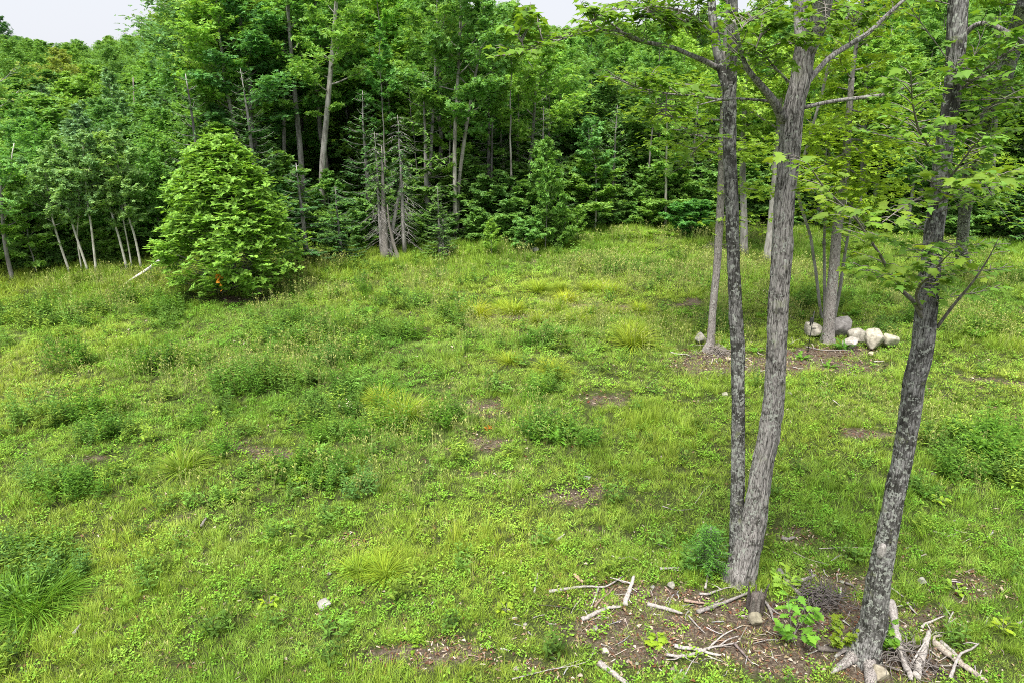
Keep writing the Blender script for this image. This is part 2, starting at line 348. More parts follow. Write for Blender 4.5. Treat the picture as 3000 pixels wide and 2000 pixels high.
# ------------------------------------------------------------------ maps of the field (world metres), measured on the photograph
def blobs(rows):
    out = []
    for (px, py, rx, ry, w) in rows:
        c = gp(px, py); a = gp(px+rx, py); b = gp(px, py-ry*.8)
        out.append((c.x, c.y, abs(a.x-c.x), abs(b.y-c.y), w))
    return np.array(out)
def field(x, y, B, rag=.6):
    x = np.asarray(x, float); y = np.asarray(y, float); r = np.zeros_like(x)
    wx = x+rag*fbm(x/.8, y/.8, 0, 71, 3); wy = y+rag*fbm(x/.8+9, y/.8, 0, 72, 3)
    for cx, cy, rx, ry, w in B:
        d = ((wx-cx)/rx)**2+((wy-cy)/ry)**2
        r = np.maximum(r, w*np.clip(1.35-d, 0, 1))
    return r
BARE = blobs([(2350, 1800, 300, 100, 1), (1950, 1760, 300, 60, .72), (2150, 1900, 400, 90, .9), (2620, 1930, 240, 70, .8), (1800, 1850, 230, 80, .62), (2420, 1960, 300, 60, .95), (1500, 1960, 180, 40, .75), (1250, 1930, 150, 50, .75),
    (2250, 1070, 330, 50, .72), (2080, 1040, 110, 26, .8), (2400, 1035, 210, 28, .85), (2560, 1280, 130, 24, .75), (1650, 1450, 130, 26, .75), (1400, 1300, 60, 50, .7), (1390, 1190, 120, 40, .55), (1150, 1940, 120, 40, .65), (560, 1950, 90, 30, .7),
    (1400, 1390, 110, 20, .6), (1780, 1170, 90, 30, .55), (780, 1330, 200, 22, .6), (300, 1340, 40, 14, .6), (280, 1345, 50, 16, .6), (2900, 1120, 100, 16, .65), (700, 878, 170, 12, .9), (1350, 960, 60, 8, .7), (1480, 930, 70, 14, .8), (1700, 900, 60, 9, .8), (1600, 880, 50, 7, .75), (1820, 905, 50, 8, .75), (2010, 885, 40, 12, .7), (1600, 930, 90, 12, .5),
    (2300, 1560, 90, 40, .6), (2500, 1700, 120, 40, .7), (2850, 1720, 90, 50, .6), (450, 1520, 90, 30, .4), (2130, 730, 60, 10, .8), (1000, 1600, 120, 40, .3), (2700, 1800, 200, 60, .55), (1560, 770, 40, 7, .7)])
WEED = blobs([(860, 990, 170, 60, .8), (1060, 1000, 140, 60, .8), (780, 1110, 110, 60, .85), (980, 1190, 130, 60, .7), (960, 1250, 150, 50, .8), (640, 1310, 120, 40, .6), (230, 1430, 110, 60, .9), (110, 1640, 130, 70, .9), (60, 1760, 90, 70, .6), (1330, 920, 60, 30, .9),
    (120, 930, 260, 40, .8), (430, 890, 200, 30, .6), (500, 930, 60, 30, .9), (1060, 800, 200, 30, .5), (1580, 1130, 60, 40, .8), (1620, 1270, 130, 40, .8), (2870, 1340, 160, 100, 1), (2730, 1440, 70, 40, .9), (2900, 960, 190, 35, .9), (2680, 940, 110, 25, .7), (2400, 880, 200, 40, .5), (2950, 820, 100, 30, .8), (2600, 820, 120, 30, .5), (150, 1220, 130, 30, .4), (400, 1240, 150, 40, .6),
    (700, 1120, 90, 40, .6), (900, 1130, 80, 30, .8), (1200, 900, 80, 20, .5), (1600, 1000, 60, 40, .9), (300, 1050, 120, 22, .5), (880, 1380, 120, 50, .8), (1000, 1440, 80, 50, .5), (660, 1450, 80, 40, .8), (1300, 1230, 90, 30, .5), (950, 870, 240, 20, .35), (560, 1050, 90, 30, .5), (1800, 780, 200, 22, .4), (2450, 780, 120, 20, .6), (960, 1530, 90, 50, .6), (2100, 960, 60, 20, .3)])
YEL = blobs([(1700, 860, 380, 70, .9), (1550, 930, 260, 50, .7), (1150, 1190, 150, 50, .8), (1880, 960, 150, 50, .6), (1060, 1650, 120, 60, .7), (560, 1350, 70, 30, .6), (1400, 1080, 200, 50, .4), (200, 1150, 260, 40, .5), (2300, 830, 200, 30, .5), (900, 890, 200, 25, .4)])

def bare(x, y):
    return np.clip(field(x, y, BARE), 0, 1)
# ------------------------------------------------------------------ ground sheet
def build_ground():
    xs = np.r_[np.arange(-320, -40, 6.), np.arange(-40, 40, .35), np.arange(40, 321, 6.)]
    ys = np.r_[np.arange(-40, 2, 3.), np.arange(2, 44, .3), np.arange(44, 70, 1.5), np.arange(70, 300, 6.), np.arange(300, 1500, 60.)]
    X, Y = np.meshgrid(xs, ys); Z = height(X, Y)
    V = np.stack([X, Y, Z], -1).reshape(-1, 3); nx, ny = len(xs), len(ys)
    i = (np.arange(ny-1)[:, None]*nx+np.arange(nx-1)[None]).ravel()
    Fc = np.concatenate([np.stack([i, i+1, i+nx+1], 1), np.stack([i, i+nx+1, i+nx], 1)])
    me = MB().add(V, Fc).mesh('ground', M['ground'])
    cov = np.clip(1-bare(X, Y)*1.5, 0, 1)*np.where(Y < edge(X)+1, 1, .8)
    a = me.attributes.new('cover', 'FLOAT', 'POINT'); a.data.foreach_set('value', (cov*.45+.15).astype(np.float32).ravel())
    return link('ground', me, kind='structure')
build_ground()

# ------------------------------------------------------------------ trees: generator
def gen_tree(rng, stem, r0, cb=.3, R=3.0, nprim=24, nsec=6, e0=.15, e1=1.0, ntuft=3500, ts=.13, flat=.35, taper=.12, profile=None, sec_len=.38, sides=8, spread=.13, bsides=4, wood=None, tpl=None, leaf=None, droop=.0, sidebare=.3):
    """stem: (k,3) polyline. Fills two MBs: wood and leaf."""
    wood = wood or MB(); leaf = leaf or MB(); tpl = tpl or TUFT
    k = len(stem); s = np.linspace(0, 1, k)
    rad = r0*((1-s)*(1-taper)+taper); rad[:max(1, k//12)] *= np.linspace(1.35, 1, max(1, k//12))
    wood.add(*tube(stem, rad, sides))
    H = stem[-1, 2]-stem[0, 2]
    prof = profile or (lambda t: (np.clip(t/.25, 0, 1)**.6)*(1-t**2.2)*.9+.12)
    P = []
    az = rng.uniform(0, 6.28)
    for i in range(nprim):
        t = (i+rng.uniform(.1, .9))/nprim; u = cb+(1-cb)*t*.985
        b = np.array([np.interp(u, s, stem[:, c]) for c in range(3)]); rb = np.interp(u, s, rad)
        az += 2.4+rng.uniform(-.5, .5); L = R*prof(t)*rng.uniform(.65, 1.12); el = e0+(e1-e0)*t+rng.uniform(-.15, .15)
        d = np.array([math.cos(az)*math.cos(el), math.sin(az)*math.cos(el), math.sin(el)])
        side = np.array([-math.sin(az), math.cos(az), 0]); q = np.linspace(0, 1, 6)[:, None]
        bp = b+d*L*q+np.array([0, 0, 1.])*L*(.22*q**2-droop*q**2)+side*L*rng.uniform(-.15, .15)*q**2+rng.normal(0, .02*L, (6, 3))*q
        wood.add(*tube(bp, np.linspace(min(rb*.5, .018*L+.008), .006, 6), bsides))
        for j in range(nsec):
            v = sidebare+(1-sidebare)*(j+rng.uniform(0, 1))/nsec; c = np.array([np.interp(v*5, np.arange(6), bp[:, c_]) for c_ in range(3)])
            sg = 1 if j % 2 else -1; a2 = az+sg*rng.uniform(.4, 1.2); L2 = L*sec_len*rng.uniform(.6, 1.2)*(1.15-.5*v)
            e2 = el*.5+rng.uniform(-.15, .35)-droop*.6; d2 = np.array([math.cos(a2)*math.cos(e2), math.sin(a2)*math.cos(e2), math.sin(e2)])
            sp = c+d2*L2*np.linspace(0, 1, 3)[:, None]
            if bsides > 3 or j % 2 == 0: wood.add(*tube(sp, [.010, .007, .004], 3, cap=False))
            P.append((sp[0]+(sp[2]-sp[0])*.65, L2, np.array([d2[0], d2[1], d2[2]])))
        P.append((bp[-1], L*.25, d))
    n_each = max(1, int(ntuft/len(P)))
    cs = np.array([p[0] for p in P]); Ls = np.array([p[1] for p in P]); ds = np.array([p[2] for p in P])
    w = rng.poisson(n_each*np.clip(Ls/Ls.mean(), .3, 2.2)); idx = np.repeat(np.arange(len(P)), w); n = len(idx)
    along = rng.normal(0, .42, n)[:, None]*Ls[idx][:, None]*ds[idx]
    sph = rng.normal(0, 1, (n, 3))*np.array([1, 1, flat])*(np.clip(Ls[idx], .2, 1.3)*spread*2)[:, None]
    pos = cs[idx]+along+sph
    az = rng.uniform(0, 2*PI, n); tilt = rng.normal(-.1, .75, n)
    leaf.add(*scatter(tpl[0], tpl[1], pos, rot_zyx(az, tilt, rng.uniform(0, 6.28, n)), ts*rng.uniform(.7, 1.25, n)))
    return wood, leaf
def wob(rng, H, amp=.02, n=14, lean=(0, 0)):
    t = np.linspace(0, 1, n); a = np.cumsum(rng.normal(0, amp*H/n*2, (n, 2)), 0); a -= a[0]
    return np.stack([a[:, 0]+lean[0]*H*t, a[:, 1]+lean[1]*H*t, t*H-.15], 1)
def fir(rng, H=6.0, R=1.5, base=.06, dens=1.0, dead=False):
    wood, leaf = MB(), MB(); stem = wob(rng, H, .008, 10); wood.add(*tube(stem, np.linspace(.018*H+.02, .012, 10), 6))
    nw = int(H*(4.2 if dead else 3.2)); Ps, As, Ts, Ss = [], [], [], []
    for i in range(nw):
        t = base+(1-base)*(i+.3)/nw; z = t*H-.15; L0 = R*(1-t)**.75*(.35+.65*min(1, t/.12)) if not dead else R*(.55+.45*math.sin(3*t))*(1-t*.6)
        for j in range(rng.integers(4, 7)):
            az = rng.uniform(0, 6.28); L = L0*(rng.uniform(.25, 1.35) if dead else rng.uniform(.65, 1.15))+.08; q = np.linspace(0, 1, 5)[:, None]
            d = np.array([math.cos(az), math.sin(az), 0]); el = .25-.55*(1-t)
            bp = np.array([0, 0, z])+stem[int(t*9)]*np.array([1, 1, 0])+d*L*q+np.array([0, 0, 1.])*(L*el*q+(.28*L*q**3 if not dead else -.45*L*q**2))
            wood.add(*tube(bp, np.linspace(.012+.006*L, .004, 5), 3, cap=False))
            if dead:
                for _ in range(6):
                    u = rng.uniform(.3, 1); c = d*L*u+np.array([stem[int(t*9)][0], stem[int(t*9)][1], z+L*el*u-.45*L*u*u]); a2 = az+rng.uniform(-1.2, 1.2); l2 = L*rng.uniform(.2, .5)
                    wood.add(*tube(c+np.array([math.cos(a2), math.sin(a2), -.6])*l2*np.linspace(0, 1, 3)[:, None], [.008, .006, .003], 3, cap=False))
                if t < .45 or rng.random() < .35: continue
            n = int(max(4, L*30*dens)); u = rng.uniform(.15, 1.05, n)
            c = np.stack([np.interp(u, q[:, 0], bp[:, k]) for k in range(3)], 1)
            sg = np.where(rng.random(n) < .5, 1, -1); a2 = az+sg*rng.uniform(.3, 1.1, n)*(u < .95)
            Ps.append(c+rng.normal(0, .02, (n, 3))); As.append(a2-PI/2); Ts.append(rng.normal(-.12, .18, n)); Ss.append(rng.uniform(.18, .38, n)*(1.15-.5*u)*(.6+.4*min(1, L)))
    tv, tf = rhomb(1.0, .42, -.03)
    Pc = np.concatenate(Ps); leaf.add(*scatter(tv, tf, Pc, rot_zyx(np.concatenate(As), np.concatenate(Ts)), np.concatenate(Ss)))
    return wood, leaf

PROTO = {}
def make_proto(kind, name, wood, leaf, wm, lm, Hn):
    root = bpy.data.objects.new(name, None); root['category'] = 'tree'; root['label'] = name
    t = bpy.data.objects.new('trunk', wood.mesh(name+'_wood', wm)); t.parent = root
    c = bpy.data.objects.new('crown', leaf.mesh(name+'_leaves', lm, smooth=False)); c.parent = root
    KIDS[root.name] = [t, c]; PROTO.setdefault(kind, []).append((root, Hn))
r_ = np.random.default_rng(21)
for q in range(4):      # tall broadleaf trees
    w, l = gen_tree(r_, wob(r_, 14, .03), .15, cb=.34+.05*q, R=2.5+.3*q, nprim=30, nsec=7, ntuft=6600, ts=.128, spread=.16, flat=.4, e0=.1, e1=1.05)
    make_proto('tall', 'broadleaf_tree', w, l, M['bark_far'], M['leaf'], 14)
for q in range(2):      # rounder hillside trees with foliage low down
    w, l = gen_tree(r_, wob(r_, 10, .03), .13, cb=.08, R=3.0, nprim=30, nsec=7, ntuft=6400, ts=.135, flat=.55, spread=.18, e0=.15, e1=1.1, sec_len=.45)
    make_proto('round', 'broadleaf_tree', w, l, M['bark_far'], M['leaf'], 10)
for q in range(2):      # aspens
    w, l = gen_tree(r_, wob(r_, 9, .02), .06, cb=.34, R=1.45, nprim=26, nsec=5, ntuft=3300, ts=.115, flat=.6, e0=.35, e1=1.1, sec_len=.5, bsides=3)
    make_proto('aspen', 'aspen_tree', w, l, M['birch'], M['aspen_leaf'], 9)
for q in range(3):
    w, l = fir(r_, 6.0+q, 1.5+.15*q); make_proto('fir', 'fir_tree', w, l, M['bark_far'], M['needle'], 6.0+q)
for q in range(2):      # saplings, leafy to the ground
    w, l = gen_tree(r_, wob(r_, 4, .03), .03, cb=.08, R=1.15, nprim=22, nsec=5, ntuft=1900, ts=.13, e0=.3, e1=1.1, bsides=3)
    make_proto('sapling', 'young_tree', w, l, M['bark_far'], M['leaf'], 4)
for q in range(2):      # shrubs: several stems
    w, l = MB(), MB()
    for j in range(4):
        st = wob(r_, 1.7, .03, 8, lean=(r_.uniform(-.35, .35), r_.uniform(-.35, .35)))
        gen_tree(r_, st, .018, cb=.12, R=.65, nprim=9, nsec=3, ntuft=520, ts=.105, e0=.3, e1=1.0, bsides=3, wood=w, leaf=l)
    make_proto('shrub', 'leafy_shrub', w, l, M['bark_far'], M['leaf'], 1.7)
for q in range(2):      # slender forest poles with crowns only high up
    w, l = gen_tree(r_, wob(r_, 14, .025), .075, cb=.5, R=1.5, nprim=18, nsec=5, ntuft=2100, ts=.13, e0=.2, e1=1.1, flat=.5, bsides=3)
    make_proto('pole', 'slender_tree', w, l, M['bark_far'], M['leaf'], 14)
w, l = fir(r_, 9, 1.3, base=.12, dead=True); make_proto('deadfir', 'dying_fir_tree', w, l, M['bark_far'], M['needle'], 9)
w, l = gen_tree(r_, wob(r_, 11, .02), .13, cb=.35, R=2.2, nprim=14, nsec=5, ntuft=180, ts=.1, e0=.4, e1=1.0); make_proto('bare', 'bare_branched_tree', w, l, M['bark_far'], M['leaf'], 11)

def plant_tree(kind, x, y, H, label, cat='tree', group=None, color=(1, 1, 1), tilt=(0, 0), which=None, sx=1.0):
    root, Hn = PROTO[kind][RG.integers(len(PROTO[kind])) if which is None else which]
    s = H/Hn
    c = copy_thing(root, (x, y, float(height(x, y))), RG.uniform(0, 6.28), (s*sx, s*sx, s), label, cat, group, color, tilt)
    return c
def top_h(x, y, pytop):
    """height of a tree at (x, y) whose top is seen at pixel row pytop"""
    d = ray(1500, pytop); return CAM_H + d[2]*(y/d[1]) - float(height(x, y))
def jit(c, v=.1):
    k = 1+RG.uniform(-v, v); return (c[0]*k*(1+RG.uniform(-v, v)*.8), c[1]*k, c[2]*k*(1+RG.uniform(-v, v)))

# ---------- forest behind the clearing, row by row
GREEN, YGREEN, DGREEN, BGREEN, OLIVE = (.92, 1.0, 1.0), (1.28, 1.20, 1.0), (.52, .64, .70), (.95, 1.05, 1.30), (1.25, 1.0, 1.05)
FIRC, FIRB = (1.15, 1.1, .95), (1.1, 1.15, 1.0)
n_forest = 0
def px_of(x, y, z):
    d = np.array([x, y, z-CAM_H]); f = y*math.cos(PITCH)-d[2]*math.sin(PITCH); u = y*math.sin(PITCH)+d[2]*math.cos(PITCH)
    return 1500+F*d[0]/f, 1000-F*u/f
def sky_row(px):
    """pixel row of the outermost tree tops along the picture"""
    return np.interp(px, [-400, 0, 100, 250, 400, 530, 560, 700, 900, 1150, 1300, 1350, 1380, 1500, 1560, 1620, 1720, 1800, 2100, 3000, 3400], [110, 95, 100, 120, 100, 90, -40, -120, -160, -120, -60, 0, 40, -40, 60, 75, 90, 60, 60, -60, -100])
rows = [(2.0, 1.9), (4.6, 2.3), (7.5, 2.6), (11, 3.0), (15.5, 3.5), (21, 4.2), (28, 5.0), (37, 6.0), (48, 7.5), (112, 9)]
def front_row(px, d):
    # visible tops close to the clearing for each part of the edge
    left = np.interp(d, [0, 3, 6, 10, 18, 30, 50, 80, 120], [520, 420, 360, 300, 240, 190, 150, 115, 95])
    mid = np.interp(d, [0, 3, 6, 12, 25, 60, 120], [420, 120, -60, -150, -40, 60, 60])
    cen = np.interp(d, [0, 3, 6, 12, 25, 60, 120], [430, 300, 190, 130, 110, 80, 75])
    rgt = np.interp(d, [0, 3, 6, 12, 25, 60, 120], [400, 280, 120, 20, -20, 30, 60])
    a = np.clip((px-540)/90, 0, 1); b = np.clip((px-1330)/120, 0, 1); c = np.clip((px-1900)/200, 0, 1)
    return (left*(1-a)+mid*a)*(1-b)+cen*b*(1-c)+rgt*c
LAND = [(-150, 'beyond the left border'), (60, 'the thick grey trunk at the left border'), (170, 'the leftmost white aspen stems'), (270, 'the upright white aspen stem'), (400, 'the fallen pale pole'), (520, 'the left flank of the round oak'), (690, 'the top of the round oak'), (850, 'the right flank of the round oak'),
    (960, 'the pale bole behind the dark firs'), (1130, 'the dying firs'), (1250, 'the slim curved grey trunk'), (1340, 'the joined pair of pale trunks'), (1450, 'the bright young tree'), (1560, 'the half hidden rock'), (1740, 'the thin pale birch'), (1860, 'the fern fringe'), (1950, 'the slender pale birch'),
    (2080, 'the straight grey maple'), (2190, 'the gap of the twin maple'), (2290, 'the right stem of the twin maple'), (2430, 'the boulder maple'), (2540, 'the group of three trunks'), (2700, 'the leaning near maple'), (2860, 'the broad edge maple'), (3000, 'the right border'), (3200, 'the outer right border')]
USED = {}
def describe(px, off, word, col, kind, H):
    hue = 'yellowish green' if col[0] > col[1]*1.03 else ('dark green' if sum(col) < 2.2 else ('bluish green' if col[2] > col[1]*1.12 else 'mid green'))
    if kind == 'fir': hue = 'dark'
    depth = 'at the very edge, by' if off < 3 else 'just inside the forest, behind' if off < 9 else 'further inside the forest, behind' if off < 18 else 'deep in the forest, behind' if off < 30 else 'on the hillside, far behind' if off < 60 else 'on the skyline, far above'
    size = 'low ' if H < 5 else ('tall ' if H > 12 else '')
    near = sorted(LAND, key=lambda l: abs(l[0]-px)); l0, n0 = near[0]; side = '' if abs(px-l0) < 22 else ('left of ' if px < l0 else 'right of ')
    lab = f'{size}{hue} {word} {depth} {n0}'
    if lab in USED:
        lab = f'{size}{hue} {word} {depth.rsplit(" ", 1)[0].rstrip(",")}, ' + (side or 'straight behind ') + n0
        if lab in USED: lab = lab.replace(word, 'airy '+word if 'airy' not in lab else word)
        if lab in USED: lab = lab.replace('airy ', 'dense ')
    USED[lab] = 1; return ' '.join(lab.split()[:16])
for ri, (off, step) in enumerate(rows):
    span = (edge(0)+off)*.80+3
    x = -span
    while x < span:
        xx = x+RG.uniform(-.35, .35)*step; yy = float(edge(xx))+off+RG.uniform(-.4, .4)*min(step, 4)
        x += step*RG.uniform(.8, 1.2)
        px, _ = px_of(xx, yy, 0)
        if px < -260 or px > 3300: continue
        pt = front_row(px, off)+RG.uniform(-45, 45)*(1 if off < 40 else .35)
        H = top_h(xx, yy, pt)
        if off < 30: H = min(H, 17)
        if off > 100: H = float(np.clip(top_h(xx, yy, sky_row(px)+RG.uniform(-18, 18)), 5, 14))
        if H < 2.5: continue
        u = RG.random(); kind = 'tall'; col = jit(GREEN, .14)
        if px < 560:
            if off < 7: kind = 'aspen' if u < .55 else ('sapling' if u < .8 else 'round'); col = jit(BGREEN if kind == 'aspen' else GREEN, .12)
            elif off < 30: kind = 'aspen' if u < .3 else 'round'; col = jit(BGREEN if u < .3 else (YGREEN if u > .75 else GREEN), .14)
            else:
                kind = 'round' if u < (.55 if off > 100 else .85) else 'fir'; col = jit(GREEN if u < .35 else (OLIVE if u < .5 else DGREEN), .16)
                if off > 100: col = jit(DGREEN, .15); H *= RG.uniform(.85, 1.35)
        elif off < 4:
            if u > .72: continue
            kind = 'fir' if u < .26 else ('sapling' if u < .40 else 'pole')
        elif off < 6: kind = 'pole' if u < .55 else ('fir' if u < .88 else 'sapling')
        elif off < 14: kind = 'tall' if u < .58 else ('fir' if u < .74 else ('pole' if u < .92 else 'round')); col = jit(GREEN if u < .5 else YGREEN, .16)
        else: kind = 'round' if u < .7 else 'tall'; col = jit(GREEN if u < .7 else (DGREEN if u < .85 else YGREEN), .14)
        if kind == 'fir': col = jit(FIRC, .15); H = min(H, 8 if off < 25 else 30); H *= 1.2 if off > 100 else 1
        if kind == 'sapling': H = min(H, 3.4)
        if kind == 'pole': H = max(H, 10)*RG.uniform(.85, 1.15); H = min(H, 15) if px > 560 else H
        word = {'tall': 'high crowned tree', 'round': 'full crowned tree', 'aspen': 'slender aspen', 'fir': 'fir', 'sapling': 'young leafy tree', 'pole': 'thin stemmed tree'}[kind]
        lab = describe(px, off, word, col, kind, H); grp = 'trees of the far wooded hillside' if off > 30 else 'trees of the forest around the clearing'
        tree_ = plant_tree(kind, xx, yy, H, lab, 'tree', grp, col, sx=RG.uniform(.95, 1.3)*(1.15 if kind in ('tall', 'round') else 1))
        n_forest += 1
        if kind in ('pole', 'tall', 'round'):
            k_ = RG.uniform(.55, 1.55)
            for ch in tree_.children:
                if ch.name.startswith('trunk'): ch.color = (k_, k_*.98, k_*.95, 1)
print('forest trees', n_forest)
# ---------- single trees of the forest edge that the photograph lets one tell apart
def ridge_fn(seed, depth=.10, fl=None):
    def f(P, a, R):
        k = len(P); s = np.r_[0, np.cumsum(np.linalg.norm(np.diff(P, axis=0), axis=1))]
        S, A = np.meshgrid(s, a, indexing='ij')
        x, y = np.cos(A)*3.2, np.sin(A)*3.2
        r = 1-depth*1.1*np.abs(vnoise(x*3.4, y*3.4, S*2.0, seed+7))**.7+depth*.3+depth*.55*vnoise(x*2.2, y*2.2, S*3.0, seed)+depth*.35*vnoise(x*5, y*5, S*7, seed+1)+.05*vnoise(x*.4, y*.4, S*1.6, seed+2)
        if fl is not None:
            amp, length, lobes, ph = fl
            r = r+amp*np.exp(-S/length)*(.55+.45*np.cos(lobes*A+ph)+.25*np.cos((lobes+3)*A+ph*2))
        return r
    return f
def rock_row(px, py, kind, pytop, label, cat='tree', color=GREEN, sx=1.0, which=None, group=None, tilt=(0, 0)):
    p = gp(px, py); H = top_h(p.x, p.y, pytop)
    return plant_tree(kind, p.x, p.y, H, label, cat, group, color, tilt, which, sx)
rock_row(900, 768, 'fir', 470, 'dark green fir behind the right side of the round oak', color=FIRB, sx=1.5, which=0)
rock_row(1000, 762, 'fir', 540, 'dark fir standing just left of the dying firs', color=FIRB, sx=1.4, which=1)
rock_row(1290, 752, 'fir', 545, 'flat layered fir beneath the pair of long pale trunks', color=(1.5, 1.4, 1.2), sx=1.35, which=2)
rock_row(1440, 748, 'sapling', 640, 'bright young tree with rounded crown left of the half hidden pale rock', color=YGREEN, sx=.95, which=0)
rock_row(1540, 736, 'shrub', 640, 'small leafy shrub beside the half hidden pale rock', 'shrub', color=GREEN, sx=1.2, which=0)
rock_row(1598, 728, 'sapling', 400, 'slim young tree with pale stem rising right of the half hidden pale rock', color=(1.15, 1.15, .9), sx=.75, which=1)
rock_row(1690, 712, 'sapling', 600, 'yellow green young tree where the clearing turns uphill', color=YGREEN, sx=.8, which=0)
rock_row(1640, 716, 'shrub', 610, 'leafy shrub between two slim young trees at the forest edge', 'shrub', color=YGREEN, sx=1.1, which=1)
rock_row(2020, 690, 'shrub', 590, 'rounded dark green shrub left of the rear straight maple', 'shrub', color=(.7, .95, .9), sx=1.7, which=1)
rock_row(110, 806, 'sapling', 500, 'bright green young tree among the leftmost white stems', color=YGREEN, sx=1.0, which=1)
rock_row(640, 690, 'round', 250, 'leafy tree rising behind the top of the round oak', color=GREEN, sx=1.0, which=0)
rock_row(330, 770, 'round', 400, 'dark leafy tree between the white stems and the round oak', color=(.72, .88, .7), sx=.9, which=1)
rock_row(480, 765, 'round', 420, 'dark leafy tree directly left of the round oak', color=(.8, .95, .75), sx=.9, which=0)
rock_row(1120, 752, 'deadfir', 380, 'dying fir with drooping grey branches, left of the pair', color=(1.25, 1.2, 1.15), sx=1.1)
rock_row(1186, 748, 'deadfir', 330, 'dying fir with drooping grey branches, right of the pair', color=(1.2, 1.15, 1.1), sx=1.0)
rock_row(1300, 756, 'deadfir', 640, 'low dead fir with bare lower twigs at the forest edge', color=(1.2, 1.15, 1.1), sx=1.6)
rock_row(60, 640, 'bare', 105, 'thin crowned olive tree with bare limbs on the left skyline', color=(1.6, 1.1, 1.2), sx=1.6)
rock_row(700, 500, 'bare', 190, 'bare branched grey tree high behind the round oak', color=OLIVE, sx=1.1)

def stem_tree(name, pts, Y, w0, w1, label, mat, leafcol=None, crown=None, cat='tree', group=None, lmat='leaf', sides=7, trunk_color=(1, 1, 1), ydrift=0.0):
    """a tree whose stem follows a line measured on the photograph, in the plane y = Y (drifting towards or away from us)"""
    n = len(pts); P = [atY(a, b, Y+ydrift*i/(n-1)) for i, (a, b) in enumerate(pts)]
    P[0].z = float(height(P[0].x, P[0].y))-.1
    S = smooth_path(P, max(14, n*3)); org = Vector(S[0]); S = S-S[0]
    k = len(S); dist = math.hypot(Y, CAM_H*.5); rad = np.linspace(w0, w1, k)*dist/F/2
    root = thing(name, org, label, cat, group)
    wood, leaf = MB(), MB()
    if crown:
        rng = np.random.default_rng(int(abs(pts[0][0])*7+Y)); gen_tree(rng, S, rad[0], taper=max(.08, w1/w0), wood=wood, leaf=leaf, **crown)
    else: wood.add(*tube(S, rad*np.r_[1.6, 1.25, 1.1, np.ones(k-3)], 14, ridge_fn(int(w0), .22)))
    t = link('trunk', wood.mesh(name+'_wood', mat), root); t.color = (*trunk_color, 1)
    if crown: c = link('crown', leaf.mesh(name+'_leaves', M[lmat], smooth=False), root); c.color = (*(leafcol or GREEN), 1)
    return root
AC = dict(cb=.42, R=1.1, nprim=20, nsec=5, ntuft=1700, ts=.11, flat=.6, e0=.3, e1=1.1, bsides=3, sec_len=.5)
asp = [([(207, 803), (180, 730), (155, 650), (140, 560), (128, 470)], 'leftmost leaning white aspen stem, foliage low on it'),
       ([(261, 800), (212, 660), (184, 540), (172, 494), (160, 410)], 'second leaning white aspen stem from the left'),
       ([(282, 800), (267, 660), (253, 574), (247, 488), (240, 390)], 'nearly upright white aspen stem left of the middle gap'),
       ([(373, 790), (347, 689), (321, 608), (310, 562), (292, 400)], 'leaning white aspen stem left of the last one before the oak'),
       ([(414, 786), (396, 694), (367, 608), (350, 517), (330, 390)], 'white aspen stem nearest the fallen pale pole'),
       ([(240, 796), (225, 700), (232, 590), (226, 470)], 'thin grey aspen stem between two white ones'),
       ([(386, 784), (378, 730), (360, 640), (352, 520)], 'thin grey aspen stem behind the white ones near the fallen pole')]
for pts, lab in asp:
    Y = gp(pts[0][0], pts[0][1]).y
    stem_tree('aspen_tree', pts, Y, 7.5 if 'white' in lab[:30] else 5, 3, lab, M['birch'], (1.1, 1.12, 1.05), AC, lmat='aspen_leaf')
stem_tree('leafy_tree', [(37, 818), (22, 760), (11, 695), (5, 600), (0, 480)], gp(37, 818).y, 13, 5, 'thicker grey trunk at the left end of the forest edge', M['bark_far'], BGREEN, dict(cb=.35, R=1.6, nprim=20, nsec=5, ntuft=1500, ts=.12))
TC = dict(cb=.45, R=2.4, nprim=20, nsec=6, ntuft=3000, ts=.15, spread=.17, e0=.1, e1=1.0)
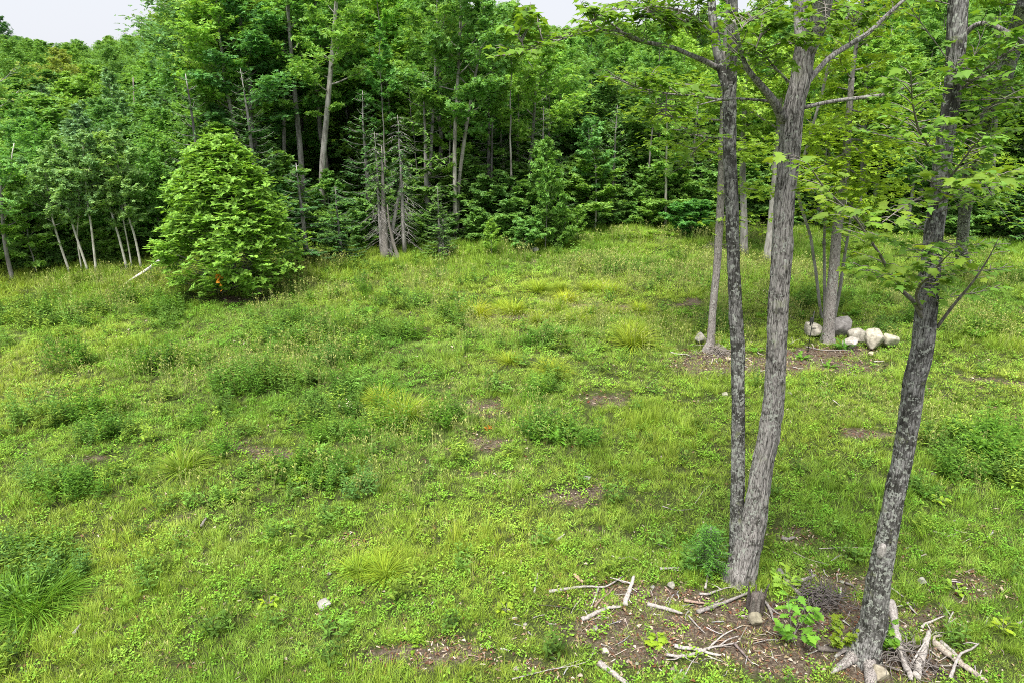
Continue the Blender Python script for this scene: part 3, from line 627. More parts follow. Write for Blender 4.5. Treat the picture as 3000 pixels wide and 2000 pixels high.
for pts, dY, w0, lab, col, tcx in [
    ([(1255, 760), (1256, 574), (1262, 450), (1273, 275), (1280, 60), (1285, -120)], 2.5, 12, 'slim curved grey trunk left of the pair of long pale trunks', GREEN, (1.25, 1.25, 1.25)),
    ([(1335, 755), (1333, 590), (1331, 420), (1340, 250), (1350, 60), (1355, -140)], 1.8, 14, 'long straight pale trunk, left one of the joined pair', GREEN, (1.6, 1.58, 1.5)),
    ([(1339, 755), (1342, 545), (1362, 400), (1385, 260), (1410, 130), (1420, 20)], 2.2, 14, 'long pale trunk leaning right from the joined pair', GREEN, (1.4, 1.38, 1.3)),
    ([(1318, 757), (1319, 600), (1317, 420), (1322, 300)], 3.0, 8, 'thin straight trunk left beside the joined pale pair', YGREEN, (1.5, 1.5, 1.45)),
    ([(952, 765), (943, 494), (957, 345), (970, 190), (985, 20), (990, -120)], 5.0, 22, 'pale grey bole curving up behind the dark firs', YGREEN, (1.7, 1.68, 1.65)),
    ([(900, 775), (890, 600), (880, 440), (865, 290), (850, 120), (835, -100)], 7.0, 20, 'mottled grey trunk rising behind the right side of the oak', YGREEN, (1.3, 1.3, 1.3)),
    ([(838, 780), (834, 560), (832, 400), (832, 218), (836, 60), (842, -90)], 8.0, 14, 'pale branchy trunk standing high behind the oak', GREEN, (1.7, 1.68, 1.6)),
    ([(650, 790), (648, 560), (645, 396), (637, 143), (630, 0), (628, -60)], 9.0, 15, 'tall airy tree rising above the round oak', GREEN, (1.3, 1.3, 1.3)),
    ([(1735, 690), (1745, 668), (1747, 560), (1745, 465), (1728, 430), (1722, 350)], .8, 7, 'thin pale birch stem at the middle of the forest edge', BGREEN, (1.7, 1.7, 1.7)),
    ([(1590, 735), (1594, 700), (1600, 560), (1606, 420)], .5, 6, 'thin pale stem of the young tree next to the ferns', YGREEN, (1.5, 1.5, 1.5)),
    ([(1948, 690), (1950, 600), (1952, 490), (1953, 430), (1955, 300)], .6, 9, 'slender pale birch left of the rear straight maple', YGREEN, (1.9, 1.85, 1.7)),
    ([(1545, 730), (1546, 560), (1562, 390), (1570, 250), (1580, 120)], 4.0, 13, 'dark trunk with a yellow green crown above the half hidden rock', YGREEN, (.9, .9, .9)),
    ([(1440, 745), (1440, 560), (1441, 420), (1445, 240), (1450, 90)], 3.5, 9, 'dark slim trunk behind the bright young tree', GREEN, (.8, .8, .8)),
    ([(2180, 745), (2180, 650), (2175, 520), (2178, 380), (2185, 240), (2190, 100)], -1.0, 24, 'broad grey trunk seen between the two stems of the twin maple', YGREEN, (1.2, 1.2, 1.2)),
    ([(2246, 765), (2258, 690), (2268, 560), (2280, 420), (2285, 280), (2290, 150)], -3.0, 28, 'grey trunk seen behind the right stem of the twin maple', YGREEN, (1.3, 1.3, 1.3)),
    ([(2518, 718), (2520, 620), (2524, 540), (2530, 420), (2535, 280), (2540, 120)], 1.0, 15, 'left trunk of the group behind the low maple spray', YGREEN, (1.2, 1.2, 1.2)),
    ([(2536, 718), (2535, 640), (2534, 560), (2536, 420), (2540, 250), (2545, 90)], 1.4, 12, 'middle trunk of the group behind the low maple spray', YGREEN, (1.2, 1.2, 1.2)),
    ([(2545, 700), (2555, 620), (2568, 545), (2585, 440), (2600, 300), (2612, 150)], 2.0, 14, 'leaning right trunk of the group behind the low maple spray', YGREEN, (1.2, 1.2, 1.2)),
    ([(2648, 722), (2650, 690), (2668, 600), (2680, 500), (2690, 380)], .5, 12, 'leaning grey trunk in front of the dark firs', GREEN, (1.2, 1.2, 1.2)),
    ([(2900, 745), (2905, 600), (2915, 400), (2925, 200), (2930, 0)], 3.0, 14, 'slim dark trunk at the right end of the forest edge', GREEN, (.9, .9, .9))]:
    e = gp(pts[0][0], pts[0][1]).y
    Y = float(edge(gp(pts[0][0], pts[0][1]).x))+dY if dY > 0 else e
    pale = tcx[0] > 1.35
    cw = dict(TC)
    if w0 < 10: cw.update(R=1.2, ntuft=1300, nprim=16, nsec=4, cb=.4)
    stem_tree('birch_tree' if 'birch' in lab else 'forest_tree', pts, Y, w0, w0*.35, lab, M['bark_far'], jit(col, .08), cw, trunk_color=tcx)
# snag, broken trunks, fallen pole
stem_tree('dead_snag', [(398, 430), (396, 340), (390, 228)], 48, 15, 3, 'broken dead trunk standing among the crowns of the left hillside', M['dead'], trunk_color=(.75, .68, .66))
stem_tree('dead_snag', [(12, 520), (30, 470), (42, 420)], 30, 6, 3, 'bare white forked limb at the left edge of the forest', M['dead'], trunk_color=(1.4, 1.4, 1.4), ydrift=.5)
pY = gp(1150, 756).y
stem_tree('old_trunk', [(1130, 758), (1128, 700), (1124, 620), (1121, 517), (1118, 430)], pY, 24, 3, 'thick pale old trunk with fluted base between the dying firs', M['dead'], trunk_color=(.62, .60, .59))
stem_tree('old_trunk', [(1170, 760), (1152, 712), (1140, 660), (1135, 600)], pY-.2, 12, 3, 'split grey trunk leaning against the thick old trunk', M['dead'], trunk_color=(.6, .57, .55))
stem_tree('old_trunk', [(1140, 752), (1158, 620), (1172, 560), (1176, 480)], pY+.4, 13, 6, 'mottled grey trunk leaning right behind the thick old trunk', M['bark_far'], trunk_color=(1.3, 1.3, 1.3))
stem_tree('fallen_pole', [(353, 832), (390, 816), (436, 788), (505, 736)], gp(353, 832).y-.1, 6, 11, 'pale fallen tree trunk propped against the left side of the oak', M['birch'], cat='fallen trunk', trunk_color=(1.3, 1.28, 1.28), ydrift=.6)

# ---------- the round oak standing in the clearing
def oak():
    b = gp(695, 852); rng = np.random.default_rng(5); H = 5.55
    root = thing('oak_tree', b, 'round bushy bright green oak standing alone in the clearing', 'tree')
    stem = wob(rng, H-.5, .01, 12); wood, leaf = MB(), MB()
    wood.add(*tube(stem, np.linspace(.10, .02, 12), 8))
    Ps = []; Rs = []
    for i in range(380):
        t = rng.uniform(0, 1)**.85; z = .28+t*(H-.40); az = rng.uniform(0, 6.28)
        R = 1.98*np.interp(t, [0, .04, .10, .2, .38, .54, .68, .8, .92, 1.0], [.45, .75, .95, 1.05, 1.0, .88, .74, .56, .34, .08])
        if abs(math.cos(az)) > .3 and t < .33: R *= 1.14
        inner = i % 3 == 0; R *= rng.uniform(.35, .8) if inner else rng.uniform(.84, 1.06)
        b0 = np.array([0, 0, max(.15, z-R*.30)]); tip = np.array([math.cos(az)*R, math.sin(az)*R, z])
        q = np.linspace(0, 1, 5)[:, None]; bp = b0+(tip-b0)*q+np.array([0, 0, -.10])*np.sin(q*PI)*R
        wood.add(*tube(bp, np.linspace(.018, .005, 5), 3, cap=False))
        k = 21; cc = tip+rng.normal(0, 1, (k, 3))*np.array([.21, .21, .13])
        for c in cc:
            o = c-np.array([0, 0, z-.7]); Ps.append(c); Rs.append((math.atan2(o[1], o[0])-PI/2+rng.normal(0, .6), rng.normal(-.25, .45)))
    Ps = np.array(Ps); Rs = np.array(Rs); n = len(Ps)
    leaf.add(*scatter(OAKTUFT[0], OAKTUFT[1], Ps, rot_zyx(Rs[:, 0], Rs[:, 1], rng.uniform(0, .4, n)), rng.uniform(.13, .23, n)))
    link('trunk', wood.mesh('oak_wood', M['bark_far']), root)
    link('crown', leaf.mesh('oak_leaves', M['oak_leaf'], smooth=False), root)
    d = MB(); n = 22; P = np.array([.25, -2.0, 1.05])+rng.normal(0, 1, (n, 3))*np.array([.05, .05, .17]); d.add(*scatter(*MLOW, P, rot_zyx(rng.uniform(0, 6, n), rng.uniform(.5, 1.5, n)), rng.uniform(.08, .14, n)))
    o = link('dead_leaves', d.mesh('dead_oak_leaves', M['oak_leaf'], smooth=False), root); o.color = (3.0, .75, .8, 1); o['label'] = 'orange brown dead leaves low in the crown'
oak()

# ------------------------------------------------------------------ near trees, followed closely from the photograph
def near_limb(mb, pts, Y, widths, seed, sides=28, step=.05, flare=None, ydr=0.0, depth=.10):
    """pts: pixel line; widths: pixel widths at those points; Y: depth of the first point, Y+ydr of the last"""
    n = len(pts); Ys = [Y+ydr*i/(n-1) for i in range(n)] if not hasattr(Y, '__len__') else list(Y)
    P = np.array([tuple(atY(a, b, yy)) for (a, b), yy in zip(pts, Ys)])
    rad = np.array([.80*w*np.linalg.norm(P[i]-np.array([0, 0, CAM_H]))/F/2 for i, w in enumerate(widths)])
    d = np.r_[0, np.cumsum(np.linalg.norm(np.diff(P, axis=0), axis=1))]; m = max(6, int(d[-1]/step)); t = np.linspace(0, d[-1], m)
    Q = np.stack([np.interp(t, d, P[:, k]) for k in range(3)], 1); r = np.interp(t, d, rad)
    for _ in range(int(.12/step)+2):
        Q[1:-1] = .25*Q[:-2]+.5*Q[1:-1]+.25*Q[2:]; r[1:-1] = .25*r[:-2]+.5*r[1:-1]+.25*r[2:]
    V, Fc = tube(Q, r, sides, ridge_fn(seed, depth, flare)); mb.add(V, Fc); return Q, r
def below(pt, depthm=.25):
    return pt
def twigs_leaves(rng, path, ntw, tl, wood, leafP, leafR, leafS, lsize=.10, per=6, start=.25, droop=.15, up=.15, r=.006):
    """side twigs left and right of a branch, paired leaves along each, blades held nearly level"""
    k = len(path); d = np.gradient(path, axis=0); d /= np.linalg.norm(d, axis=1)[:, None]+1e-9
    for i in range(ntw):
        u = start+(1-start)*(i+rng.uniform(0, 1))/ntw; j = min(k-1, int(u*(k-1))); c = path[j]; t = d[j]
        h = np.cross(t, [0, 0, 1.]); h /= np.linalg.norm(h)+1e-6; sg = 1 if i % 2 else -1
        dr = t*rng.uniform(.2, .9)+h*sg*rng.uniform(.4, 1.0)+np.array([0, 0, rng.uniform(-.1, .35)*1+up]); dr /= np.linalg.norm(dr)
        L = tl*rng.uniform(.5, 1.15)*(1.1-.5*u); q = np.linspace(0, 1, 5)[:, None]
        tw = c+dr*L*q-np.array([0, 0, 1.])*L*droop*q**2+rng.normal(0, .03*L, (5, 3))*q
        wood.add(*tube(tw, np.linspace(r, .0022, 5), 4, cap=False))
        n = int(per*L/tl*rng.uniform(.8, 1.4))+2
        for m in range(n):
            v = .25+.75*(m+rng.uniform(0, .9))/n; p = np.array([np.interp(v, q[:, 0], tw[:, x]) for x in range(3)])
            ad = math.atan2(dr[1], dr[0])+rng.choice([-1, 1])*rng.uniform(.3, 1.3)*(v < .97)
            st = np.array([math.cos(ad), math.sin(ad), .1])*rng.uniform(.03, .08)
            leafP.append(p+st); leafR.append((ad-PI/2, rng.normal(-.25, .28), rng.normal(0, .3))); leafS.append(lsize*rng.uniform(.6, 1.15))
def rot3(R):
    R = np.array(R); A = rot_zyx(R[:, 0], R[:, 1]); c, s = np.cos(R[:, 2]), np.sin(R[:, 2]); Y = np.zeros((len(R), 3, 3)); Y[:, 0, 0] = c; Y[:, 0, 2] = s; Y[:, 1, 1] = 1; Y[:, 2, 0] = -s; Y[:, 2, 2] = c
    return A @ Y
def close_crown(root, P, R, S, org, col=(1, 1, 1), tpl=MLEAF):
    mb = MB().add(*scatter(tpl[0], tpl[1], np.array(P), rot3(R), np.array(S)))
    c = link('crown', mb.mesh('maple_crown', M['leaf_near'], smooth=False, origin=org), root); c.color = (*col, 1); c['kind'] = 'stuff'
    return c
NEAR_LEAF_MESH = MB().add(*MLEAF).mesh('maple_leaf', M['leaf_near'], smooth=False)
n_leaf_objs = 0
def leaf_objects(parent, P, R, S, org, most, col=(1, 1, 1)):
    """the largest leaves, each an object of its own; returns what is left over"""
    global n_leaf_objs
    P = np.array(P); S = np.array(S); px = S/np.linalg.norm(P-np.array([0, 0, CAM_H]), axis=1); o = np.argsort(-px); R = np.array(R)
    M3 = rot3(R)
    from mathutils import Matrix
    for i in o[:most]:
        ob = bpy.data.objects.new('leaf', NEAR_LEAF_MESH); COL.objects.link(ob); ob.parent = parent
        mt = Matrix([list(M3[i][0])+[0], list(M3[i][1])+[0], list(M3[i][2])+[0], [0, 0, 0, 1]])
        ob.matrix_local = Matrix.Translation(Vector(P[i])-org) @ mt @ Matrix.Scale(float(S[i]), 4); ob.color = (*jit(col, .12), 1); n_leaf_objs += 1
    r = o[most:]; return P[r], R[r], S[r]
def upper_crown(rng, Q, r0, R, H, P, Rr, S, wood, n=14, ls=.11, per=5, z0=.0):
    """limbs and leaves of the crown above the frame, so that the tree is whole from elsewhere too"""
    top = Q[-1]; end = top+np.array([rng.uniform(-.3, .3), rng.uniform(-.3, .6), H]); st = smooth_path([top, (top+end)/2+rng.normal(0, .12, 3), end], 14)
    wood.add(*tube(st, np.linspace(r0, .02, 14), 12))
    az = rng.uniform(0, 6)
    for i in range(n):
        u = z0+(1-z0)*(i+.5)/n; b = st[int(u*13)]; az += 2.4; L = R*(1-u*.55)*rng.uniform(.7, 1.1); el = .25+.7*u
        q = np.linspace(0, 1, 8)[:, None]; d = np.array([math.cos(az)*math.cos(el), math.sin(az)*math.cos(el), math.sin(el)])
        bp = b+d*L*q+rng.normal(0, .03*L, (8, 3))*q; wood.add(*tube(bp, np.linspace(.035*(1-u*.5), .008, 8), 5, cap=False))
        twigs_leaves(rng, bp, 5, L*.35, wood, P, Rr, S, ls, per)

def px_path(pts, Ys, n=24):
    if not hasattr(Ys, '__len__'): Ys = [Ys]*len(pts)
    if len(Ys) == 2 and len(pts) > 2: Ys = np.linspace(Ys[0], Ys[1], len(pts))
    return smooth_path([atY(a, b, y) for (a, b), y in zip(pts, Ys)], n)

# --- twin maple
def twin_maple():
    rng = np.random.default_rng(3); b = gp(2165, 1694); Y = b.y; org = b
    root = thing('twin_maple', b, 'near maple with two stems rising from one base, right stem thicker', 'tree')
    tr = MB()
    PR = [(2163, 1712), (2168, 1690), (2180, 1640), (2196, 1578), (2212, 1500), (2234, 1360), (2253, 1268), (2268, 1174), (2272, 1081), (2276, 987), (2281, 894), (2288, 800), (2293, 689), (2299, 574), (2312, 459), (2319, 344), (2331, 287), (2347, 230), (2354, 172), (2362, 120)]
    WR = [104, 96, 88, 82, 74, 70, 68, 66, 65, 64, 64, 65, 64, 63, 65, 68, 62, 60, 62, 62]
    near_limb(tr, PR, Y, WR, 40, 72, .03, flare=(.42, .26, 5, .4), ydr=-.2, depth=.17)
    link('trunk', tr.mesh('twin_maple_right_stem', M['bark'], origin=org), root)['label'] = 'thicker right stem with flared base and lichen'
    tl = MB()
    PL = [(2152, 1690), (2157, 1600), (2160, 1500), (2163, 1268), (2162, 1034), (2156, 940), (2152, 846), (2150, 800), (2147, 689), (2143, 574), (2138, 459), (2137, 344), (2136, 287), (2138, 240)]
    WL = [50, 48, 46, 44, 43, 46, 42, 41, 42, 42, 42, 41, 42, 44]
    near_limb(tl, PL, Y+.12, WL, 50, 56, .03, ydr=.1, depth=.17)
    link('trunk', tl.mesh('twin_maple_left_stem', M['bark_dark'], origin=org), root)['label'] = 'slimmer left stem, dark with pale spots'
    br = []
    def limb(pts, ws, Ys, seed, sides=16, step=.06):
        mb = MB(); Q, r = near_limb(mb, pts, Ys, ws, seed, sides, step, depth=.07); br.append((mb, Q, r)); return Q, r
    n = lambda k, a, c: list(np.linspace(a, c, k))
    ql, rl = limb([(2130, 262), (2112, 200), (2100, 140), (2088, 60), (2084, 0), (2080, -60)], [30, 30, 29, 27, 26, 25], n(6, Y+.2, Y+.4), 61, 22)
    qm, rm = limb([(2142, 250), (2146, 180), (2148, 100), (2147, 0), (2146, -60)], [32, 31, 30, 29, 28], n(5, Y+.2, Y), 62, 22)
    qa, ra = limb([(2354, 150), (2348, 100), (2345, 60), (2345, 0), (2344, -60)], [40, 40, 40, 40, 38], n(5, Y-.2, Y+.1), 63, 24)
    qb, rb = limb([(2366, 150), (2384, 105), (2402, 57), (2412, 0), (2420, -60)], [52, 56, 58, 58, 54], n(5, Y-.2, Y-.5), 64, 26)
    qc, rc = limb([(2294, 352), (2280, 320), (2262, 290), (2240, 262), (2208, 228), (2180, 190), (2165, 120), (2150, 60)], [34, 30, 26, 24, 20, 16, 12, 8], n(8, Y-.2, Y-.9), 65)
    q1, r1 = limb([(2102, 200), (2064, 178), (2030, 166), (1972, 138), (1915, 129), (1857, 118), (1820, 96), (1780, 60)], [19, 17, 16, 14, 13, 12, 9, 6], n(8, Y+.2, Y-.6), 66, 12)
    q2, r2 = limb([(1899, 128), (1841, 103), (1795, 86), (1732, 91), (1669, 106), (1618, 126), (1549, 149), (1474, 166)], [9, 9, 9, 8, 7, 6, 5, 3], n(8, Y-.4, Y-1.5), 67, 8)
    q3, r3 = limb([(2135, 293), (2110, 293), (2030, 281), (1943, 275), (1857, 255), (1800, 228)], [9, 8, 7, 6, 5, 3], n(6, Y+.1, Y-1.2), 68, 8)
    q4, r4 = limb([(2350, 318), (2365, 313), (2431, 298), (2517, 287), (2592, 281), (2632, 264), (2690, 244)], [14, 12, 12, 12, 11, 9, 5], n(7, Y-.1, Y-.7), 69, 10)
    q5, r5 = limb([(2360, 250), (2374, 230), (2431, 166), (2489, 132), (2546, 98), (2603, 40), (2649, 0), (2690, -40)], [20, 18, 17, 16, 14, 12, 10, 8], n(8, Y-.2, Y+.6), 70, 12)
    q6, r6 = limb([(2262, 300), (2248, 295), (2202, 292), (2144, 287), (2100, 294), (2040, 310)], [10, 9, 8, 7, 5, 3], n(6, Y-.3, Y-.35), 71, 8)
    q7, r7 = limb([(2135, 405), (2112, 402), (2075, 404), (2030, 396), (1990, 380)], [9, 8, 6, 4, 3], n(5, Y, Y-.5), 72, 8)
    q8, r8 = limb([(2310, 240), (2270, 200), (2240, 160), (2215, 140)], [9, 8, 6, 3], n(4, Y-.25, Y-1.0), 73, 8)
    q9, r9 = limb([(2090, 110), (2030, 40), (1950, 20), (1860, 20), (1800, 30)], [10, 8, 7, 5, 3], n(5, Y+.2, Y-.7), 74, 8)
    P, R, S, tw = [], [], [], MB()
    twigs_leaves(rng, q2, 40, .50, tw, P, R, S, .105, 7, .30)
    twigs_leaves(rng, q1, 12, .55, tw, P, R, S, .105, 6, .60)
    twigs_leaves(rng, q3, 32, .55, tw, P, R, S, .095, 6, .30)
    twigs_leaves(rng, q4, 9, .35, tw, P, R, S, .095, 4, .55)
    twigs_leaves(rng, q5, 16, .5, tw, P, R, S, .10, 6, .35)
    twigs_leaves(rng, q7, 14, .45, tw, P, R, S, .09, 6, .3)
    twigs_leaves(rng, q8, 16, .38, tw, P, R, S, .10, 7, .25)
    twigs_leaves(rng, q9, 36, .55, tw, P, R, S, .105, 8, .2)
    twigs_leaves(rng, qc, 18, .5, tw, P, R, S, .10, 6, .45)
    twigs_leaves(rng, qb, 6, .4, tw, P, R, S, .10, 6, .1)
    # loose sprays filling the crown between the limbs
    for (a, c, yy, nn, L) in [(2240, 100, Y-1.0, 14, .45), (2330, 130, Y-1.0, 12, .4), (2200, 60, Y-.6, 12, .5), (1990, 60, Y-.2, 14, .5), (1900, 40, Y-.5, 14, .5), (1750, 55, Y-1.0, 10, .4), (2420, 60, Y-.9, 8, .4), (2500, 60, Y, 10, .4), (1950, 330, Y-.7, 10, .4), (1900, 250, Y-.9, 10, .35), (2010, 480, Y, 6, .3), (1560, 60, Y-1.2, 8, .35), (1520, 110, Y-1.3, 6, .3)]:
        c0 = np.array(tuple(atY(a, c, yy))); src = min((q1, q3, q5, q8, q9, qc, q7, qa, qb, q2), key=lambda q: np.linalg.norm(q-c0, axis=1).min()); s0 = src[np.linalg.norm(src-c0, axis=1).argmin()]
        pth = smooth_path([s0, (s0+c0)/2+np.array([0, 0, .05]), c0, c0+(c0-s0)*.25], 12); tw.add(*tube(pth, np.linspace(.008, .003, 12), 4, cap=False))
        twigs_leaves(rng, pth, int(nn*1.6), L, tw, P, R, S, .105, 7, .35)
    for q, r, RR in ((ql, rl[-1], 1.7), (qm, rm[-1], 1.6), (qa, ra[-1], 1.8), (qb, rb[-1], 2.2)):
        upper_crown(rng, q, r, RR, 3.4, P, R, S, tw, 7, .11, 4)
    for i, (mb, _, _) in enumerate(br): link('branch', mb.mesh('maple_branch', M['bark'] if i > 1 else M['bark_dark'], origin=org), root)
    o = link('twigs', tw.mesh('maple_twigs', M['twig'], origin=org), root); o['kind'] = 'stuff'
    close_crown(root, P, R, S, org, (.92, .98, .9), MLOW)
twin_maple()

# --- leaning maple at the right with its low sprays
def leaning_maple():
    rng = np.random.default_rng(12); b = gp(2527, 1925); Y = b.y; org = b
    root = thing('leaning_maple', b, 'near maple leaning right with dark bark, mossy patches and spreading roots', 'tree')
    tr = MB()
    PT = [(2524, 1950), (2530, 1915), (2543, 1870), (2559, 1833), (2573, 1705), (2597, 1578), (2621, 1450), (2640, 1360), (2658, 1268), (2675, 1128), (2700, 1034), (2708, 987), (2714, 894), (2725, 800), (2735, 689), (2750, 574), (2764, 459), (2781, 344), (2796, 230), (2802, 115), (2808, 0), (2812, -60)]
    WT = [100, 88, 78, 74, 64, 62, 58, 58, 58, 60, 62, 60, 58, 58, 52, 50, 48, 47, 47, 50, 50, 50]
    Q, r = near_limb(tr, PT, Y, WT, 90, 72, .03, flare=(.38, .20, 4, 1.0), ydr=.25, depth=.17)
    link('trunk', tr.mesh('leaning_maple_trunk', M['bark_dark'], origin=org), root)
    # roots
    for k, (pts, ws) in enumerate([([(2528, 1905), (2508, 1925), (2480, 1945), (2452, 1962), (2430, 1972)], [46, 38, 28, 20, 8]), ([(2535, 1905), (2542, 1945), (2548, 1990), (2556, 2040)], [40, 36, 32, 20]), ([(2515, 1880), (2490, 1900), (2462, 1915), (2440, 1925)], [34, 24, 14, 6])]):
        mb = MB(); P = [np.array(tuple(gp(a, c, .035 if i < len(pts)-1 else -.03))) for i, (a, c) in enumerate(pts)]; P[0][2] += .16; P[1][2] += .05
        Qr = smooth_path(P, 16); w = np.interp(np.linspace(0, 1, 16), np.linspace(0, 1, len(ws)), ws)*9.6/F/2; mb.add(*tube(Qr, w, 12, ridge_fn(120+k, .14)))
        link('root', mb.mesh('maple_root', M['bark_grey'], origin=org), root)
    # scar where a limb was lost
    sc = MB(); p0 = np.array(tuple(atY(2583, 1612, Y+.03))); u = ray(2583, 1612); u /= np.linalg.norm(u); n = 14
    a = np.arange(n)/n*2*PI; ax = np.array([.09, 0, 1.]); ax /= np.linalg.norm(ax); sx = np.cross(ax, u); sx /= np.linalg.norm(sx); c0 = p0-u*.112
    V = [c0+u*.02]+[c0+sx*.04*math.cos(t)+ax*.10*math.sin(t)+u*.012*0 for t in a]+[c0+sx*.052*math.cos(t)+ax*.125*math.sin(t)+u*.05 for t in a]
    Fs = [[0, 1+i, 1+(i+1) % n] for i in range(n)]+[[1+i, 1+n+i, 1+n+(i+1) % n] for i in range(n)]+[[1+i, 1+n+(i+1) % n, 1+(i+1) % n] for i in range(n)]
    o = link('scar', MB().add(np.array(V), Fs).mesh('scar', M['dead'], origin=org), root); o['label'] = 'pale oval scar of a lost limb on the lower trunk'
    br = []
    def limb(pts, ws, Ys, seed, sides=10, step=.05):
        mb = MB(); q, rr = near_limb(mb, pts, list(np.linspace(Ys[0], Ys[1], len(pts))), ws, seed, sides, step, depth=.05)
        o = link('branch', mb.mesh('maple_branch', M['twig'] if ws[0] < 16 else M['bark'], origin=org), root); br.append((o, q)); return q
    Yt = Y+.1
    a1 = limb([(2702, 930), (2679, 885), (2635, 846), (2606, 802), (2581, 751), (2542, 693), (2504, 636), (2453, 588), (2405, 540), (2364, 473), (2325, 455)], [15, 14, 12, 11, 9, 8, 7, 6, 5, 4, 3], (Yt, Yt-1.5), 131)
    a2 = limb([(2700, 905), (2682, 868), (2695, 834), (2721, 814), (2755, 770), (2790, 735)], [12, 10, 9, 7, 5, 3], (Yt-.1, Yt-1.3), 132)
    a3 = limb([(2745, 960), (2791, 897), (2823, 859), (2855, 821), (2900, 752), (2925, 700)], [10, 9, 8, 6, 4, 2], (Yt, Yt-.6), 133)
    a4 = limb([(2735, 600), (2785, 570), (2840, 545), (2900, 522), (2960, 505), (3030, 490)], [10, 8, 7, 6, 5, 4], (Yt+.1, Yt-1.9), 134)
    a5 = limb([(2738, 560), (2706, 575), (2672, 592), (2630, 618), (2585, 652)], [8, 7, 5, 4, 3], (Yt, Yt-1.4), 135)
    a6 = limb([(2760, 470), (2720, 430), (2690, 380), (2672, 300), (2668, 210)], [9, 8, 7, 5, 3], (Yt, Yt-1.3), 136)
    a7 = limb([(2800, 130), (2862, 63), (2919, 75), (2970, 110), (3020, 140)], [16, 14, 13, 12, 10], (Yt+.2, Yt-.6), 137)
    a8 = limb([(2785, 300), (2830, 250), (2880, 210), (2940, 160), (3010, 120)], [9, 8, 7, 5, 4], (Yt+.2, Yt-.4), 138)
    a9 = limb([(2690, 850), (2640, 820), (2600, 812), (2560, 800), (2500, 770)], [6, 5, 4, 3, 3], (Yt-.3, Yt-1.2), 139)
    a10 = limb([(2750, 560), (2800, 500), (2850, 430), (2880, 400)], [8, 7, 5, 3], (Yt, Yt-.8), 140)
    tot = 288; spec = [(0, a1, 26, .34, .115, 4, .32, 92), (1, a2, 16, .34, .115, 5, .30, 50), (3, a4, 24, .42, .12, 5, .12, 86), (4, a5, 11, .26, .10, 4, .25, 24), (8, a9, 12, .25, .10, 4, .3, 24), (2, a3, 4, .25, .07, 3, .5, 8)]
    tw = MB(); PP, RR_, SS = [], [], []
    for bi, q, nt, tl, ls, per, st, mo in spec:
        P, R, S = [], [], []; twigs_leaves(rng, q, nt, tl, tw, P, R, S, ls, per, st, droop=.25, up=.0, r=.004)
        P, R, S = leaf_objects(br[bi][0], P, R, S, org, mo, (1.12, 1.02, .95)); PP += list(P); RR_ += list(R); SS += list(S)
    for q, nt, tl, ls, per, st in ((a6, 22, .42, .11, 6, .2), (a10, 16, .4, .11, 6, .3), (a7, 12, .35, .10, 5, .3), (a8, 20, .42, .10, 6, .3)):
        twigs_leaves(rng, q, nt, tl, tw, PP, RR_, SS, ls, per, st)
    for i in range(26):
        j = int(np.interp(rng.uniform(0, 1), [0, 1], [len(Q)*.60, len(Q)-1])); s0 = Q[j]; dr = rng.normal(0, 1, 3)*np.array([1, .7, .35])+np.array([0, -.5, .1]); dr /= np.linalg.norm(dr)
        pth = smooth_path([s0, s0+dr*.4, s0+dr*rng.uniform(.6, 1.0)], 8); tw.add(*tube(pth, np.linspace(.007, .003, 8), 4, cap=False)); twigs_leaves(rng, pth, 7, .28, tw, PP, RR_, SS, .10, 5, .3)
    upper_crown(rng, Q, r[-1], 2.0, 3.4, PP, RR_, SS, tw, 14, .11, 4)
    o = link('twigs', tw.mesh('maple_twigs', M['twig'], origin=org), root); o['kind'] = 'stuff'
    close_crown(root, PP, RR_, SS, org, (.85, .95, .9), MLOW)
leaning_maple()

# --- straight maple further back, the boulder maple with its slim stems, the maple at the right edge
def back_maple(name, label, pts, ws, Ydr, mat, crown, seed, extra=(), leafcol=YGREEN, H=5.0):
    b = gp(*pts[0]); Y = b.y; org = b; rng = np.random.default_rng(seed)
    root = thing(name, b, label, 'tree'); tr = MB()
    Q, r = near_limb(tr, [(pts[0][0], pts[0][1]+14)]+pts, Y, [ws[0]*1.15]+ws, seed, 24, .07, flare=(.5, .25, 5, seed), ydr=Ydr)
    link('trunk', tr.mesh(name+'_trunk', mat, origin=org), root)
    top = Q[-1]; end = top+np.array([(Q[-1][0]-Q[-20][0])*1.2, rng.uniform(-.3, .3), H]); st = smooth_path([Q[-20], top, (top+end)/2, end], 24)
    w, l = MB(), MB(); gen_tree(rng, st, r[-1]*.98, leaf=l, wood=w, tpl=TUFT, **crown)
    # lower limbs with loose foliage in front of the trunk
    for (epx, epy, dy, u, nn) in extra:
        s0 = Q[int(u*(len(Q)-1))]; e = np.array(tuple(atY(epx, epy, Y+dy))); pth = smooth_path([s0, (s0+e)/2+np.array([0, 0, -.05]), e], 10)
        w.add(*tube(pth, np.linspace(.035, .008, 10), 5, cap=False)); L = np.linalg.norm(e-s0); n = nn; uu = rng.uniform(.2, 1.1, n)
        c = np.stack([np.interp(uu, np.linspace(0, 1, 10), pth[:, k]) for k in range(3)], 1); layer = rng.normal(0, 1, (n, 3))*np.array([.55, .55, .13])
        l.add(*scatter(*TUFT, c+layer, rot_zyx(rng.uniform(0, 6.28, n), rng.normal(0, .4, n), rng.uniform(0, 6, n)), .10*rng.uniform(.7, 1.3, n)))
    o = link('branches', w.mesh(name+'_limbs', M['bark_far'], origin=org), root); o.color = (.8, .8, .8, 1)
    c = link('crown', l.mesh(name+'_leaves', M['leaf_near'], smooth=False, origin=org), root); c.color = (*leafcol, 1)
    return root, Q, Y
CB = dict(cb=.12, R=2.3, nprim=24, nsec=6, ntuft=2500, ts=.105, e0=.0, e1=1.0, flat=.25)
